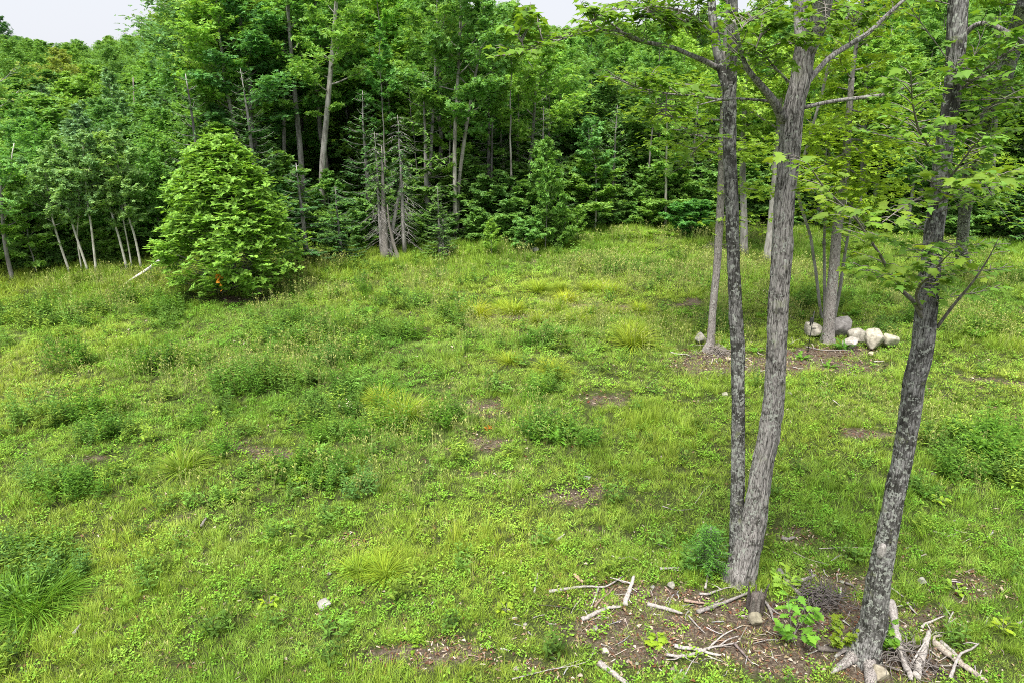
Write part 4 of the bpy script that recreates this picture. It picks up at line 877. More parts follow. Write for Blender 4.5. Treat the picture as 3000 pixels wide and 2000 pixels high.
back_maple('straight_maple', 'straight grey maple rising behind the left stem of the twin maple', [(2072, 1030), (2082, 1005), (2089, 894), (2099, 800), (2106, 689), (2112, 574), (2114, 459), (2118, 300), (2122, 150)], [34, 28, 25, 26, 27, 26, 22, 18, 16], .5, M['bark_grey'], CB, 201,
    [(1900, 330, -.5, .8, 260), (1980, 420, .8, .7, 260), (2230, 420, -.6, .7, 260), (2260, 560, .5, .6, 240), (1850, 230, 0, .9, 240), (2200, 650, -.4, .5, 70), (2030, 250, .5, .85, 240)], (1.3, 1.2, .9))
r2, Q2, Y2 = back_maple('boulder_maple', 'grey maple standing among the pale boulders with slim stems beside it', [(2425, 1003), (2427, 980), (2432, 900), (2442, 800), (2450, 689), (2462, 600), (2474, 540), (2480, 459), (2486, 350), (2495, 230)], [44, 38, 35, 33, 31, 29, 27, 24, 20, 17], .3, M['bark_grey'], CB, 202,
    [(2330, 520, -.8, .75, 300), (2560, 480, -.6, .8, 320), (2620, 560, .6, .7, 320), (2380, 400, .3, .85, 300), (2700, 420, .8, .8, 320), (2600, 340, -.3, .9, 320), (2480, 600, -.7, .7, 240), (2350, 660, .2, .6, 120), (2560, 700, .2, .6, 100), (2900, 480, 1.2, .85, 240)], (1.5, 1.32, .85))
def slim(pts, w0, w1, label, dY, col=(1, 1, 1), crown=None):
    P0 = gp(*pts[0]); n = len(pts); Y = P0.y+dY
    mb = MB(); q, r = near_limb(mb, pts, list(np.linspace(P0.y, Y, n)), list(np.linspace(w0, w1, n)), 300+int(pts[0][0]), 10, .08, depth=.06)
    root = thing('slim_tree', P0, label, 'tree'); o = link('trunk', mb.mesh('slim_trunk', M['bark_far'], origin=P0), root); o.color = (*col, 1)
    rng = np.random.default_rng(int(pts[0][0])); w, l = MB(), MB(); k = len(q)
    gen_tree(rng, q[int(k*.45):], r[int(k*.45)], leaf=l, wood=w, cb=.1, R=1.2, nprim=14, nsec=4, ntuft=crown or 600, ts=.10, e0=.1, e1=.9, flat=.25)
    o = link('branches', w.mesh('slim_limbs', M['bark_far'], origin=P0), root); o.color = (*col, 1)
    c = link('crown', l.mesh('slim_leaves', M['leaf_near'], smooth=False, origin=P0), root); c.color = (*YGREEN, 1)
slim([(2417, 965), (2416, 860), (2415, 780), (2414, 700), (2423, 574), (2428, 474), (2436, 380)], 12, 6, 'slim dark spotted stem hugging the left side of the boulder maple', -.1, (1.0, 1.0, 1.0))
slim([(2408, 935), (2402, 899), (2391, 803), (2374, 689), (2345, 602), (2335, 545), (2360, 442), (2380, 373), (2408, 275), (2425, 201), (2470, 80), (2500, 0)], 10, 9, 'slim bent stem curving up behind the right stem of the twin maple', -.2, (1.2, 1.2, 1.2), 900)
slim([(2440, 955), (2462, 840), (2475, 745), (2490, 660), (2500, 560)], 12, 7, 'slim grey stem right behind the boulder maple', .3, (1.1, 1.1, 1.1))
back_maple('edge_maple', 'broad leaning maple behind the leaning near maple, at the right edge', [(2822, 775), (2816, 740), (2826, 631), (2838, 516), (2852, 459), (2879, 373), (2925, 287), (2948, 201), (2982, 86), (3010, 0)], [38, 32, 32, 34, 36, 38, 42, 44, 46, 46], -7.0, M['bark_dark'], dict(CB, ntuft=3000), 204,
    [(2960, 560, -6, .6, 300), (2900, 420, -5, .7, 260), (3050, 400, -6, .8, 300), (2700, 300, -4, .8, 260), (2960, 650, -3, .5, 150)], (.9, 1.0, .9))
# ------------------------------------------------------------------ rocks, sticks, stump
LM = [((2068, 1672), 'the little fir'), ((2165, 1700), 'the twin maple base'), ((2212, 1800), 'the old stump'), ((2318, 1880), 'the large oak seedling'), ((2395, 1762), 'the dark twig pile'), ((2527, 1925), 'the leaning maple base'), ((2690, 1930), 'the barkless log'), ((2800, 1950), 'the weathered broken log'), ((1870, 1720), 'the long curved branch'), ((1780, 1810), 'the club shaped branch'), ((2060, 1910), 'the crossed forked branches'), ((1940, 1790), 'the splintered plank'), ((2600, 1690), 'the scarred trunk'), ((2072, 1030), 'the straight grey maple'), ((2367, 1020), 'the dark stake'), ((2425, 1000), 'the boulder maple'), ((2560, 1020), 'the largest boulder'), ((2230, 1090), 'the soil between the twin stems'), ((1770, 1980), 'the thick pale log'), ((1400, 1900), 'the bright fern of the lower field'), ((945, 1786), 'the flat sunken stone'), ((1720, 1408), 'the flat stone of the bare patch'), ((2880, 1340), 'the big feathery ferns'), ((1900, 1850), 'the small yellow sprout')]
def place_label(word, a, b, adj, land=None):
    near = sorted(land or LM, key=lambda g: (g[0][0]-a)**2+2.5*(g[0][1]-b)**2)
    for k in range(40):
        (lx, ly), nm = near[min(k//8, len(near)-1)]; dx, dy = a-lx, b-ly
        w = 'just beyond' if dy < -abs(dx)*.5 else ('in front of' if dy > abs(dx)*.5 else ('left of' if dx < 0 else 'right of'))
        l = f'{adj[k % len(adj)]} {word} {w} {nm}'
        if l not in USED: break
    USED[l] = 1; return ' '.join(l.split()[:16])
def rock_mesh(rng, a, b, c, seed, sub=3):
    import bmesh
    bm = bmesh.new(); bmesh.ops.create_icosphere(bm, subdivisions=sub+1, radius=1)
    V = np.array([v.co for v in bm.verts]); Fc = np.array([[v.index for v in f.verts] for f in bm.faces]); bm.free()
    for _ in range(15):
        n = rng.normal(0, 1, 3); n /= np.linalg.norm(n); d = rng.uniform(.45, .85); e = V@n-d; V = V-np.clip(e, 0, None)[:, None]*n*.85
    V *= 1+.05*fbm(V[:, 0]*2, V[:, 1]*2, V[:, 2]*2, seed, 4)[:, None]
    V *= np.array([a, b, c]); return V, Fc
def rock(px, py, w, h, label, col=(1, 1, 1), seed=0, group=None, cat='rock', name='boulder', sink=.25, depth=None):
    """w, h: pixels; (px, py) the middle of its foot"""
    p = gp(px, py); s = p.length if False else (p-Vector((0, 0, CAM_H))).length; a = w*s/F/2; c = h*s/F/2/.94; b = depth or a*.85
    rng = np.random.default_rng(seed); V, Fc = rock_mesh(rng, a, b, c*1.15, seed)
    V = V@np.array(rot_zyx(np.array([rng.uniform(-.6, .6)]), np.array([rng.uniform(-.15, .15)]))[0]).T
    o = link(name, MB().add(V, Fc).mesh(name, M['rock'], smooth=(a > .12)), loc=p+Vector((0, b*.8, c*(1-sink)))); o.color = (*col, 1)
    tag(o, label, cat, group); return o
rock(2386, 994, 62, 46, 'pale boulder left of the boulder maple trunk', (1.15, 1.1, 1.0), 1)
rock(2476, 994, 70, 62, 'tall grey purple boulder right of the maple trunk', (.62, .60, .62), 2)
rock(2524, 1006, 66, 38, 'flat pale boulder in the middle of the boulder row', (1.2, 1.15, 1.05), 3)
rock(2568, 1028, 66, 62, 'largest pale boulder of the row, upright', (1.2, 1.15, 1.0), 4)
rock(2612, 1024, 56, 38, 'rounded pale boulder at the right end of the row', (1.1, 1.1, .9), 5)
rock(2499, 1024, 46, 36, 'small white rounded boulder in front of the row', (1.25, 1.2, 1.15), 6)
rock(2053, 1012, 40, 36, 'pale grey boulder left of the straight grey maple', (1.0, .98, .95), 7)
rock(2134, 1062, 18, 18, 'small pinkish stone behind the left stem of the twin maple', (1.3, 1.05, .9), 8, name='stone')
rock(2554, 1046, 18, 14, 'small yellowish stone below the largest boulder', (1.2, 1.1, .8), 9, name='stone')
rock(1565, 743, 34, 18, 'pale rock half hidden in the ferns at the forest edge', (1.3, 1.3, 1.3), 10)
rock(945, 1786, 54, 30, 'flat pale stone sunk in the grass of the field', (.95, .95, .93), 11, name='stone', sink=.55)
rock(1720, 1408, 34, 12, 'small pale flat stone right of the bare patch', (1.1, 1.1, 1.1), 12, name='stone', sink=.4)
rock(746, 862, 36, 26, 'grey stone in the shade at the foot of the oak', (.5, .5, .52), 13)
rock(2217, 1840, 42, 40, 'yellow brown stone right of the old stump', (.75, .70, .55), 14, name='stone')
rock(2586, 2002, 64, 36, 'orange tinged flat stone at the foot of the leaning maple', (1.0, .92, .75), 15, name='stone')
rock(1774, 1920, 28, 24, 'pale rounded stone left of the forked sticks', (1.15, 1.1, 1.0), 16, name='stone')
rock(2708, 1716, 28, 16, 'flat grey stone right of the leaning maple', (1.0, 1.0, .95), 17, name='stone')
rock(1969, 1725, 24, 20, 'grey stone between the sticks and the twin maple', (.85, .85, .78), 18, name='stone')
rock(2594, 1985, 20, 16, 'small white stone between root and grey log', (1.3, 1.25, 1.1), 19, name='stone')
for k, (a, b, w) in enumerate([(1996, 1709, 16), (2010, 1712, 12), (1914, 1724, 18), (1745, 1847, 26), (1512, 1966, 22), (1840, 1942, 18), (1866, 1948, 16), (1978, 1968, 30), (2424, 1702, 16), (2468, 1710, 20), (2330, 1945, 12), (2326, 1960, 10), (2335, 1972, 14), (2275, 1935, 10), (1870, 1974, 14), (2312, 1980, 14), (2890, 1740, 12), (1540, 1835, 22), (1335, 1660, 12), (2660, 1395, 24), (2740, 1395, 20), (2230, 1088, 10), (2310, 1084, 14), (2126, 1160, 26), (2317, 1158, 22), (965, 1685, 18), (1260, 1930, 12), (2260, 1990, 16), (2080, 1990, 12), (1700, 1985, 22), (2800, 1530, 16), (430, 1630, 10), (1540, 1290, 10)]):
    rock(a, b, w*.8, w*.45, place_label('stone', a, b, ['small pale', 'little grey', 'tiny flat', 'small loose', 'small rounded', 'half sunk', 'small dull', 'little pale']), jit((.85, .80, .70), .2), 30+k, group='small loose stones', name='stone', sink=.45)

def stick(px, w, label, col=(1, 1, 1), forks=(), seed=0, lift=.02, name='stick', cat='stick', group=None, z=None, rough=.25):
    """px: pixel line on the ground; w: width in pixels at the thick end"""
    rng = np.random.default_rng(seed); n = len(px)
    P = np.array([tuple(gp(a, b, lift)) for a, b in px]); dist = np.linalg.norm(P[0]-np.array([0, 0, CAM_H])); r0 = .86*w*dist/F/2
    P[:, 2] += r0*.55
    if z is not None: P[:, 2] += np.array(z)
    m = max(10, n*4); Q = smooth_path(P, m); L = np.linalg.norm(np.diff(Q, axis=0), axis=1).sum()
    Q[1:-1] += rng.normal(0, r0*.08, (m-2, 3)); rad = r0*np.linspace(1, .55 if w > 12 else .4, m)*(1+rng.normal(0, .07, m)); rad[-1] *= .6
    org = Vector(Q[0])
    mb = MB().add(*tube(Q-Q[0], rad, 10 if w > 12 else 7, ridge_fn(seed, rough)))
    root = None
    o = link(name, mb.mesh(name, M['dead']), loc=org); o.color = (*col, 1); tag(o, label, cat, group)
    for (u, dx, dy, dz, fw) in forks:
        s = Q[int(u*(m-1))]-Q[0]; sc = dist/F; e = s+np.array([dx*sc, dy*sc*1.3, dz*sc]); Pf = smooth_path([s, (s+e)/2+rng.normal(0, r0*.6, 3), e], 8)
        f = link('fork', MB().add(*tube(Pf, np.linspace(fw*sc/2, fw*sc/5, 8), 6, ridge_fn(seed+9, rough))).mesh('fork', M['dead']), o); f.color = (*col, 1)
    return o
def c5(*p): return [(1500+a/1.568, 1450+b/1.568) for a, b in p]
G1, G2, DK, BR, WH = (.95, .92, .92), (.75, .72, .72), (.22, .20, .20), (.72, .56, .46), (1.15, 1.12, 1.1)
stick(c5((170, 450), (260, 435), (340, 425), (430, 430), (470, 405), (510, 378)), 11, 'long curved grey branch, leftmost of the large ones', G1, [(.65, -30, -60, -4, 8)], 1)
stick(c5((520, 512), (530, 470), (545, 430), (560, 380)), 17, 'short thick pale stick standing beside the long curved branch', WH, [(.75, -60, 10, 10, 6)], 2)
stick(c5((378, 520), (410, 480), (440, 465), (468, 430)), 9, 'dark brown broken stick under the curved branch', BR, [], 3)
stick(c5((320, 580), (350, 570), (380, 550), (440, 525), (500, 520)), 15, 'grey club shaped branch with a fat left end', G1, [], 4)
stick(c5((105, 508), (200, 515), (300, 530), (400, 542)), 4, 'thin dark twig left of the club shaped branch', DK, [], 5)
stick(c5((102, 452), (112, 400), (120, 362)), 8, 'short grey stick at the left end of the debris', G1, [], 6)
stick(c5((285, 372), (305, 390), (328, 408)), 14, 'short pale chunk with an orange broken side', (1.15, .85, .6), [], 7)
stick(c5((206, 216), (222, 202), (242, 185)), 12, 'small pale wood chunk alone in the grass', WH, [], 8)
stick(c5((620, 508), (700, 530), (782, 552)), 16, 'flat grey splintered plank below the twin maple', G1, [], 9)
stick(c5((810, 560), (845, 600), (887, 642)), 7, 'short grey stick below the splintered plank', G2, [], 10)
stick(c5((852, 545), (980, 500), (1095, 452)), 14, 'long split grey log leading to the old stump', G2, [], 11)
stick(c5((860, 460), (900, 462), (930, 450), (980, 432), (1035, 425)), 9, 'wavy grey stick above the split log', G1, [(.6, -30, 18, 4, 5)], 12)
stick(c5((886, 435), (898, 385), (910, 338)), 8, 'short pale stick leaning by the foot of the little fir', G1, [(.3, 22, 30, 6, 5)], 13, z=[0, .05, .15])
stick(c5((680, 345), (760, 342), (850, 350)), 10, 'grey stick lying left of the little fir', G1, [], 14)
stick(c5((790, 490), (840, 500), (895, 505)), 12, 'reddish brown stick end above the split log', (.9, .68, .58), [], 15)
stick(c5((708, 740), (760, 750), (830, 740), (880, 715), (940, 702), (1035, 685)), 11, 'long forked grey branch at the bottom, middle of the heap', G1, [(.75, 60, 20, 10, 6), (.2, -40, -10, 3, 5)], 16)
stick(c5((745, 700), (800, 712), (860, 716), (910, 735), (960, 742)), 13, 'thick pale branch crossing the long forked one', WH, [], 17)
stick(c5((900, 715), (940, 672), (980, 640), (1062, 603)), 7, 'thin pale twig rising from the crossed branches', WH, [], 18)
stick(c5((775, 862), (800, 820), (820, 780), (850, 742)), 6, 'thin grey stick pointing down from the crossed branches', G1, [], 19)
stick(c5((1020, 690), (1060, 730), (1105, 785)), 9, 'dark brown stick right of the crossed branches', (.5, .42, .42), [], 20)
stick(c5((1145, 485), (1170, 505), (1185, 535), (1200, 585)), 12, 'forked grey root end right of the old stump', G2, [(.4, 28, -26, 0, 7)], 21)
stick(c5((1225, 350), (1250, 385), (1270, 415), (1300, 445), (1330, 482)), 16, 'grey gnarled log left of the dark twig pile', G2, [], 22)
stick(c5((1270, 420), (1330, 400), (1395, 375)), 14, 'broken grey log end pointing at the leaning maple', G1, [(.9, 6, 16, 8, 5)], 23)
stick([(1755, 1948), (1790, 1975), (1850, 2020)], 22, 'thick pale log cut by the bottom of the view', G1, [], 24)
stick(c5((0, 850), (80, 830), (180, 805), (280, 790), (350, 770), (372, 735), (380, 700)), 5, 'long thin curved stick at the bottom left of the debris', G1, [(.5, 60, 20, 3, 3)], 25)
stick(c5((1716, 600), (1735, 640), (1755, 700), (1790, 780), (1830, 870)), 23, 'long grey log resting against the leaning maple', G1, [], 26, lift=.05, z=[.35, .22, .12, .02, 0])
stick(c5((1850, 850), (1870, 790), (1890, 720), (1912, 635)), 24, 'thick pale barkless log right of the leaning maple', WH, [], 27)
stick(c5((1880, 615), (1895, 595), (1920, 590), (1950, 575), (1985, 560)), 8, 'curved pale branch above the barkless log', WH, [(.3, -6, -24, 2, 5)], 28)
stick(c5((1935, 685), (1990, 730), (2050, 780), (2110, 820), (2180, 870)), 20, 'weathered broken log with tan splintered streaks', (1.0, .92, .82), [(.0, 30, 14, 0, 8)], 29)
stick(c5((1965, 680), (2030, 735), (2080, 790), (2150, 850)), 12, 'second narrow splintered log beside the weathered one', G1, [], 30)
stick(c5((2010, 850), (2030, 800), (2050, 760), (2095, 745), (2140, 700)), 10, 'bent grey branch over the weathered log', G1, [(.95, -36, 0, 2, 5)], 31, z=[0, .05, .1, .1, .05])
stick(c5((1780, 670), (1830, 705), (1880, 745), (1920, 790), (1960, 850)), 6, 'thin dark branch between the two thick logs', DK, [(.5, 40, -60, 4, 4), (.7, 40, -30, 2, 4)], 32)
stick(c5((1815, 815), (1860, 750), (1890, 715)), 7, 'thin pale stick crossing the barkless log', WH, [], 33, z=[0, .12, .16])
stick(c5((1930, 640), (1990, 634), (2050, 628), (2100, 600)), 3, 'hair thin curved twig above the weathered log', G2, [], 34)
stick(c5((1290, 265), (1360, 300), (1460, 325)), 4, 'thin dark twig above the twig pile', G2, [], 35)
stick(c5((1410, 250), (1500, 246), (1660, 245)), 3, 'thin straight twig left of the scarred trunk', G1, [], 36)
stick(c5((690, 55), (750, 75), (830, 70)), 4, 'thin grey twig in the grass left of the twin maple', G2, [], 37)
stick(c5((655, 225), (710, 245), (770, 265)), 3, 'thin pale twig pointing at the little fir', G1, [], 38)
stick(c5((1730, 425), (1765, 450), (1800, 475)), 7, 'pale stick right behind the leaning maple', WH, [], 39)
stick(c5((1815, 500), (1835, 530), (1860, 555)), 8, 'pale broken stick end right of the leaning maple', G1, [], 40)
stick(c5((1350, 740), (1400, 720), (1445, 690)), 5, 'thin stick touching the mossy log', G1, [], 41)
stick(c5((1400, 712), (1450, 718), (1510, 722)), 17, 'dark mossy log left of the maple root', (.42, .38, .36), [], 42)
stick(c5((1238, 205), (1265, 212), (1300, 200)), 13, 'flat piece of grey bark right of the twin maple', G2, [], 43)
stick(c5((1145, 225), (1180, 250), (1225, 285)), 4, 'thin twig at the right foot of the twin maple', G1, [], 44)
stick(c5((1510, 475), (1508, 450), (1510, 428)), 9, 'small pale upright splinter beyond the twig pile', WH, [], 45)
stick(c5((1530, 410), (1565, 420), (1585, 450)), 9, 'dark bent bark strip beyond the twig pile', (.45, .42, .42), [], 46)
stick(c5((2320, 595), (2340, 588), (2360, 575)), 7, 'short stick at the right border', G1, [], 47)
stick([(590, 1546), (597, 1532), (608, 1518)], 11, 'short grey stick in the middle of the left field', G2, [], 48)
stick([(218, 1862), (228, 1846), (240, 1832)], 12, 'short grey stick in the lower left field', G1, [], 49)
stick([(1965, 1036), (1985, 1040), (2008, 1040), (2024, 1046)], 7, 'white stick left of the straight grey maple', WH, [], 50)
stick([(1790, 1630), (1815, 1640), (1850, 1632), (1870, 1645)], 5, 'pale bent stick left of the debris, near the lone wood chunk', WH, [], 51)
stick([(2360, 1018), (2420, 1030), (2520, 1026)], 4, 'long thin twig in front of the boulders', G2, [], 52)
stick([(2312, 1012), (2330, 1000), (2345, 996)], 5, 'pale fork of wood left of the dark stake', WH, [(.4, 8, 22, 4, 4)], 53)
stick([(2440, 1175), (2455, 1185), (2466, 1198)], 4, 'short twig in the grass right of the twin maple', WH, [], 54)
stick([(2035, 1478), (2060, 1440), (2085, 1418)], 4, 'thin pale twig left of the twin maple base', G1, [], 55)
stick([(2560, 1062), (2590, 1060)], 5, 'small pale stick below the right boulder', WH, [], 56)
rs = np.random.default_rng(99)
def scatter_sticks(n, cx, cy, sx, sy, lo, hi, wl, wh, label, group, cols):
    for i in range(n):
        a = cx+rs.normal(0, sx); b = cy+rs.normal(0, sy)
        if b < 700 or b > 2060 or a > 3080: continue
        L = rs.uniform(lo, hi); t = rs.uniform(0, PI); e = (a+L*math.cos(t), b+L*math.sin(t)*.6)
        ci_ = cols[rs.integers(len(cols))]; tone = {G1: 'grey', WH: 'pale', G2: 'mid grey', BR: 'brown', DK: 'dark'}[ci_]; dirn = 'level' if abs(math.sin(t)) < .4 else ('upright lying' if abs(math.sin(t)) > .9 else 'slanting')
        lab = place_label('stick', a, b, [f'{tone} {dirn}', f'thin {tone}', f'small {tone} {dirn}', f'short {tone}' if L < 40 else f'longer {tone}', f'loose {tone} {dirn}', f'crooked {tone}', f'narrow {tone} {dirn}', f'bent {tone}'])
        stick([(a, b), ((a+e[0])/2+rs.normal(0, L*.08), (b+e[1])/2+rs.normal(0, L*.06)), e], rs.uniform(wl, wh), lab, jit(ci_, .12), [], 200+i, group=group, lift=.012)
scatter_sticks(100, 2350, 1830, 260, 90, 20, 80, 2.5, 6, 'small loose stick on the bare ground between the near maples', 'small sticks between the near maples', [G1, WH, G2, BR, DK])
scatter_sticks(48, 1850, 1830, 190, 100, 15, 60, 2.5, 6.5, 'small loose stick scattered left of the old stump', 'small sticks left of the old stump', [G1, WH, G2, BR])
scatter_sticks(36, 2750, 1900, 130, 70, 20, 80, 2.5, 6, 'small loose stick around the big pale logs', 'small sticks around the big logs', [G1, G2, DK, WH])
scatter_sticks(34, 2280, 1050, 150, 28, 12, 40, 2, 5, 'small loose stick near the boulders', 'small sticks near the boulders', [G1, WH, G2, BR])
scatter_sticks(12, 2700, 1600, 160, 80, 15, 45, 2.5, 6, 'small stick lying in the grass right of the leaning maple', 'small sticks in the grass at the right', [G1, WH])
scatter_sticks(8, 1400, 1900, 120, 60, 15, 50, 3, 7, 'small stick lying in the grass at the bottom of the field', 'small sticks in the bottom grass', [G1, WH, BR])

# stump: ring of dark splintered slabs
def stump():
    p = gp(2212, 1790); rng = np.random.default_rng(77); root = thing('tree_stump', p, 'old rotten stump with dark upright splinters', 'stump')
    mb = MB(); Q = np.array([[0, 0, -.1], [0, 0, .1], [0.01, 0, .22], [.01, 0, .30]]); mb.add(*tube(smooth_path(Q, 14), np.linspace(.15, .09, 14), 18, ridge_fn(3, .45)))
    o = link('body', mb.mesh('stump_body', M['dead']), root); o.color = (.35, .32, .30, 1)
    for k, (a, h, l, c) in enumerate([(0.2, .46, .05, DK), (1.4, .36, .04, (.3, .27, .25)), (2.8, .50, .045, DK), (4.0, .34, .05, (.5, .48, .46)), (5.2, .42, .04, (.25, .22, .2)), (4.6, .52, .035, (.6, .57, .55))]):
        q = np.array([[math.cos(a)*.10, math.sin(a)*.10, 0], [math.cos(a)*.11, math.sin(a)*.11, h*.6], [math.cos(a)*(.11+l), math.sin(a)*(.11+l), h]])
        o = link('splinter', MB().add(*tube(smooth_path(q, 8), np.linspace(.045, .008, 8), 6, ridge_fn(k, .3))).mesh('splinter', M['dead']), root); o.color = (*c, 1)
stump()
def twig_pile(px, py, n, R, label, col, seed):
    p = gp(px, py); rng = np.random.default_rng(seed); mb = MB()
    for i in range(n):
        a = rng.uniform(0, 6.28); r = abs(rng.normal(0, R*.5)); c = np.array([math.cos(a)*r, math.sin(a)*r, rng.uniform(.01, .22)*(1-r/R/1.5)+.02]); d = rng.uniform(0, 6.28); L = rng.uniform(.15, .5)
        q = np.array([c, c+np.array([math.cos(d), math.sin(d), rng.uniform(-.1, .3)])*L*.5, c+np.array([math.cos(d+.5), math.sin(d+.5), rng.uniform(-.2, .3)])*L]); q[:, 2] = np.clip(q[:, 2], .01, None)
        mb.add(*tube(smooth_path(q, 6), np.linspace(.007, .003, 6)*rng.uniform(.6, 1.5), 4, cap=False))
    o = link('twig_pile', mb.mesh('twig_pile', M['dead']), loc=p); o.color = (*col, 1); tag(o, label, 'twig pile'); o['kind'] = 'stuff'
twig_pile(2395, 1762, 170, .42, 'tangled pile of dark thin twigs between the near maples', (.33, .31, .31), 5)
twig_pile(2640, 1930, 90, .4, 'tangle of twigs behind the grey log', (.5, .47, .46), 6)
twig_pile(2098, 1036, 120, .55, 'tangle of pale twigs at the foot of the straight grey maple', (.8, .75, .72), 7)
twig_pile(2100, 728, 120, .8, 'brush heap of grey branches at the back of the clearing', (.5, .45, .42), 8)

# dark stake with a small box (trail camera) near the boulders
def stake():
    b = gp(2366, 1031); t = atY(2386, 912, b.y); L = (t-b).length
    root = thing('camera_stake', b, 'thin dark metal stake holding a small black box near the boulders', 'stake')
    d = np.array(t-b); mb = MB().add(*tube(np.array([[0, 0, -.1], d*.5, d]), .012, 8)); link('post', mb.mesh('post', M['metal']), root)
    import bmesh
    def box(nm, c, s):
        bm = bmesh.new(); bmesh.ops.create_cube(bm, size=1); bmesh.ops.scale(bm, vec=s, verts=bm.verts); bmesh.ops.bevel(bm, geom=bm.edges[:], offset=.012, segments=2, affect='EDGES')
        bmesh.ops.translate(bm, vec=c, verts=bm.verts); me = bpy.data.meshes.new(nm); bm.to_mesh(me); bm.free(); me.materials.append(M['metal']); return link(nm, me, root)
    box('box', tuple(d*.78+np.array([-.03, 0, 0])), (.10, .08, .14)); box('bracket', tuple(d*.60+np.array([.06, 0, -.02])), (.16, .03, .03)); box('clip', tuple(d*.68+np.array([-.05, 0, 0])), (.05, .04, .09))
    box('foot', (.0, 0, .06), (.10, .02, .02))
stake()

# ------------------------------------------------------------------ small plants as things
def frond(rng, L, w, n=11, arch=.5):
    mb = MB(); t = np.linspace(0, 1, n); 
    spine = np.stack([np.zeros(n), L*(t-.15*t**2), L*arch*(t-1.15*t**2)*1.3], 1)
    for i in range(1, n):
        ww = w*math.sin(PI*min(1, .12+t[i]*.88))**.8*(1-t[i]*.35)
        for s in (-1, 1):
            a = spine[i-1]*.5+spine[i]*.5; b = spine[i]+(spine[i]-spine[i-1])*.55
            tip = (a+b)/2+np.array([s*ww, L*.06, -.10*ww]); mid = (a*.55+tip*.45)
            mb.add([a, b, tip, (a+tip)/2+np.array([0, -.012, 0])], [[0, 1, 2], [0, 2, 3]])
    return mb
def clump_fern(seed, n=10, L=.75):
    rng = np.random.default_rng(seed); mb = MB()
    for i in range(n):
        f = frond(rng, L*rng.uniform(.6, 1.1), L*.20); V = np.concatenate(f.V); Fc = np.concatenate(f.F)
        R = rot_zyx(np.array([i/n*6.28+rng.uniform(-.4, .4)]), np.array([rng.uniform(.25, .8)]))[0]; mb.add(V@R.T+np.array([rng.normal(0, .1), rng.normal(0, .1), .02]), Fc)
    return mb
def blades(rng, n, L, w, R, lean=.5, seg=3, curl=.6):
    """n grass blades from a disc of radius R"""
    az = rng.uniform(0, 2*PI, n); r = R*np.sqrt(rng.uniform(0, 1, n)); a0 = rng.uniform(0, 2*PI, n); Ln = L*rng.uniform(.55, 1.1, n); ln = lean*rng.uniform(.3, 1.2, n)
    t = np.linspace(0, 1, seg+1)
    out = np.stack([np.cos(az), np.sin(az)], 1); base = np.stack([np.cos(az+a0*.15)*r, np.sin(az+a0*.15)*r], 1)
    hor = Ln[:, None]*(ln[:, None]*t+curl*ln[:, None]*t**2)*.75; ver = Ln[:, None]*(t*np.sqrt(np.clip(1-.5*ln[:, None]**2, .2, 1))-curl*.55*ln[:, None]*t**2)
    C0 = np.stack([base[:, 0:1]+out[:, 0:1]*hor, base[:, 1:2]+out[:, 1:2]*hor, ver], -1)
    side = np.stack([-out[:, 1], out[:, 0], np.zeros(n)], 1)[:, None, :]; tw = rng.uniform(-.6, .6, n)[:, None, None]; side = side*np.cos(tw)+np.stack([out[:, 0], out[:, 1], np.zeros(n)], 1)[:, None, :]*np.sin(tw)
    wd = (w*(1-t**1.5)*.5)[None, :, None]*rng.uniform(.7, 1.2, n)[:, None, None]
    A = C0+side*wd; B = C0-side*wd; V = np.stack([A, B], 2)     # n, seg+1, 2, 3
    V = V[:, :, :, :].reshape(n, -1, 3)
    f = []
    for s in range(seg):
        a = 2*s; f += [[a, a+1, a+3], [a, a+3, a+2]]
    f = np.array(f[:-1] if False else f); Fc = f[None]+(np.arange(n)*(2*(seg+1)))[:, None, None]
    return V.reshape(-1, 3), Fc.reshape(-1, 3)
def weedplant(seed, n=12, H=.55, ll=.09, R=.22):
    """upright leafy stems"""
    rng = np.random.default_rng(seed); mb = MB()
    for i in range(n):
        a = rng.uniform(0, 6.28); r = R*math.sqrt(rng.random()); h = H*rng.uniform(.6, 1.1); ln = rng.uniform(.05, .3); b = np.array([math.cos(a)*r, math.sin(a)*r, 0]); tip = b+np.array([math.cos(a)*ln*h, math.sin(a)*ln*h, h])
        V, Fc = tube(np.array([b, (b+tip)/2, tip]), [.004, .003, .002], 3, cap=False); mb.add(V, Fc)
        k = int(h/.035); u = np.linspace(.15, 1, k); P = b+(tip-b)*u[:, None]; az = np.arange(k)*2.4+rng.uniform(0, 6); 
        mb.add(*scatter(*rhomb(1, .34, .08), P, rot_zyx(az, np.full(k, .35)+rng.normal(0, .2, k)), ll*(1.2-.6*u)*rng.uniform(.8, 1.2, k)))
    return mb
PL = {}
def plant_proto(kind, name, mb, mat='plant'):
    PL.setdefault(kind, []).append(mb.mesh(name, M[mat], smooth=False))
for q in range(3): plant_proto('fern', 'fern_clump', clump_fern(q+1, 10+q, .75))
for q in range(3):
    mb = MB(); mb.add(*blades(np.random.default_rng(q+5), 420, .60, .017, .20, .95, 5, 1.0)); plant_proto('sedge', 'sedge_tussock', mb)
for q in range(3): plant_proto('weed', 'weed_clump', weedplant(q+9, 26, .55, .10, .32))
def put_plant(kind, name, px, py, size, label, col, group=None, cat='plant', sz=1.0):
    """size: width in pixels"""
    p = gp(px, py); d = (p-Vector((0, 0, CAM_H))).length; nat = {'fern': 1.05, 'sedge': .80, 'weed': .66}[kind]; s = size*d/F/nat
    o = link(name, PL[kind][RG.integers(3)], loc=p-Vector((0, 0, .03))); o.rotation_euler = (0, 0, RG.uniform(0, 6.28)); o.scale = (s, s, s*sz); o.color = (*jit(col, .06), 1); tag(o, label, cat, group)
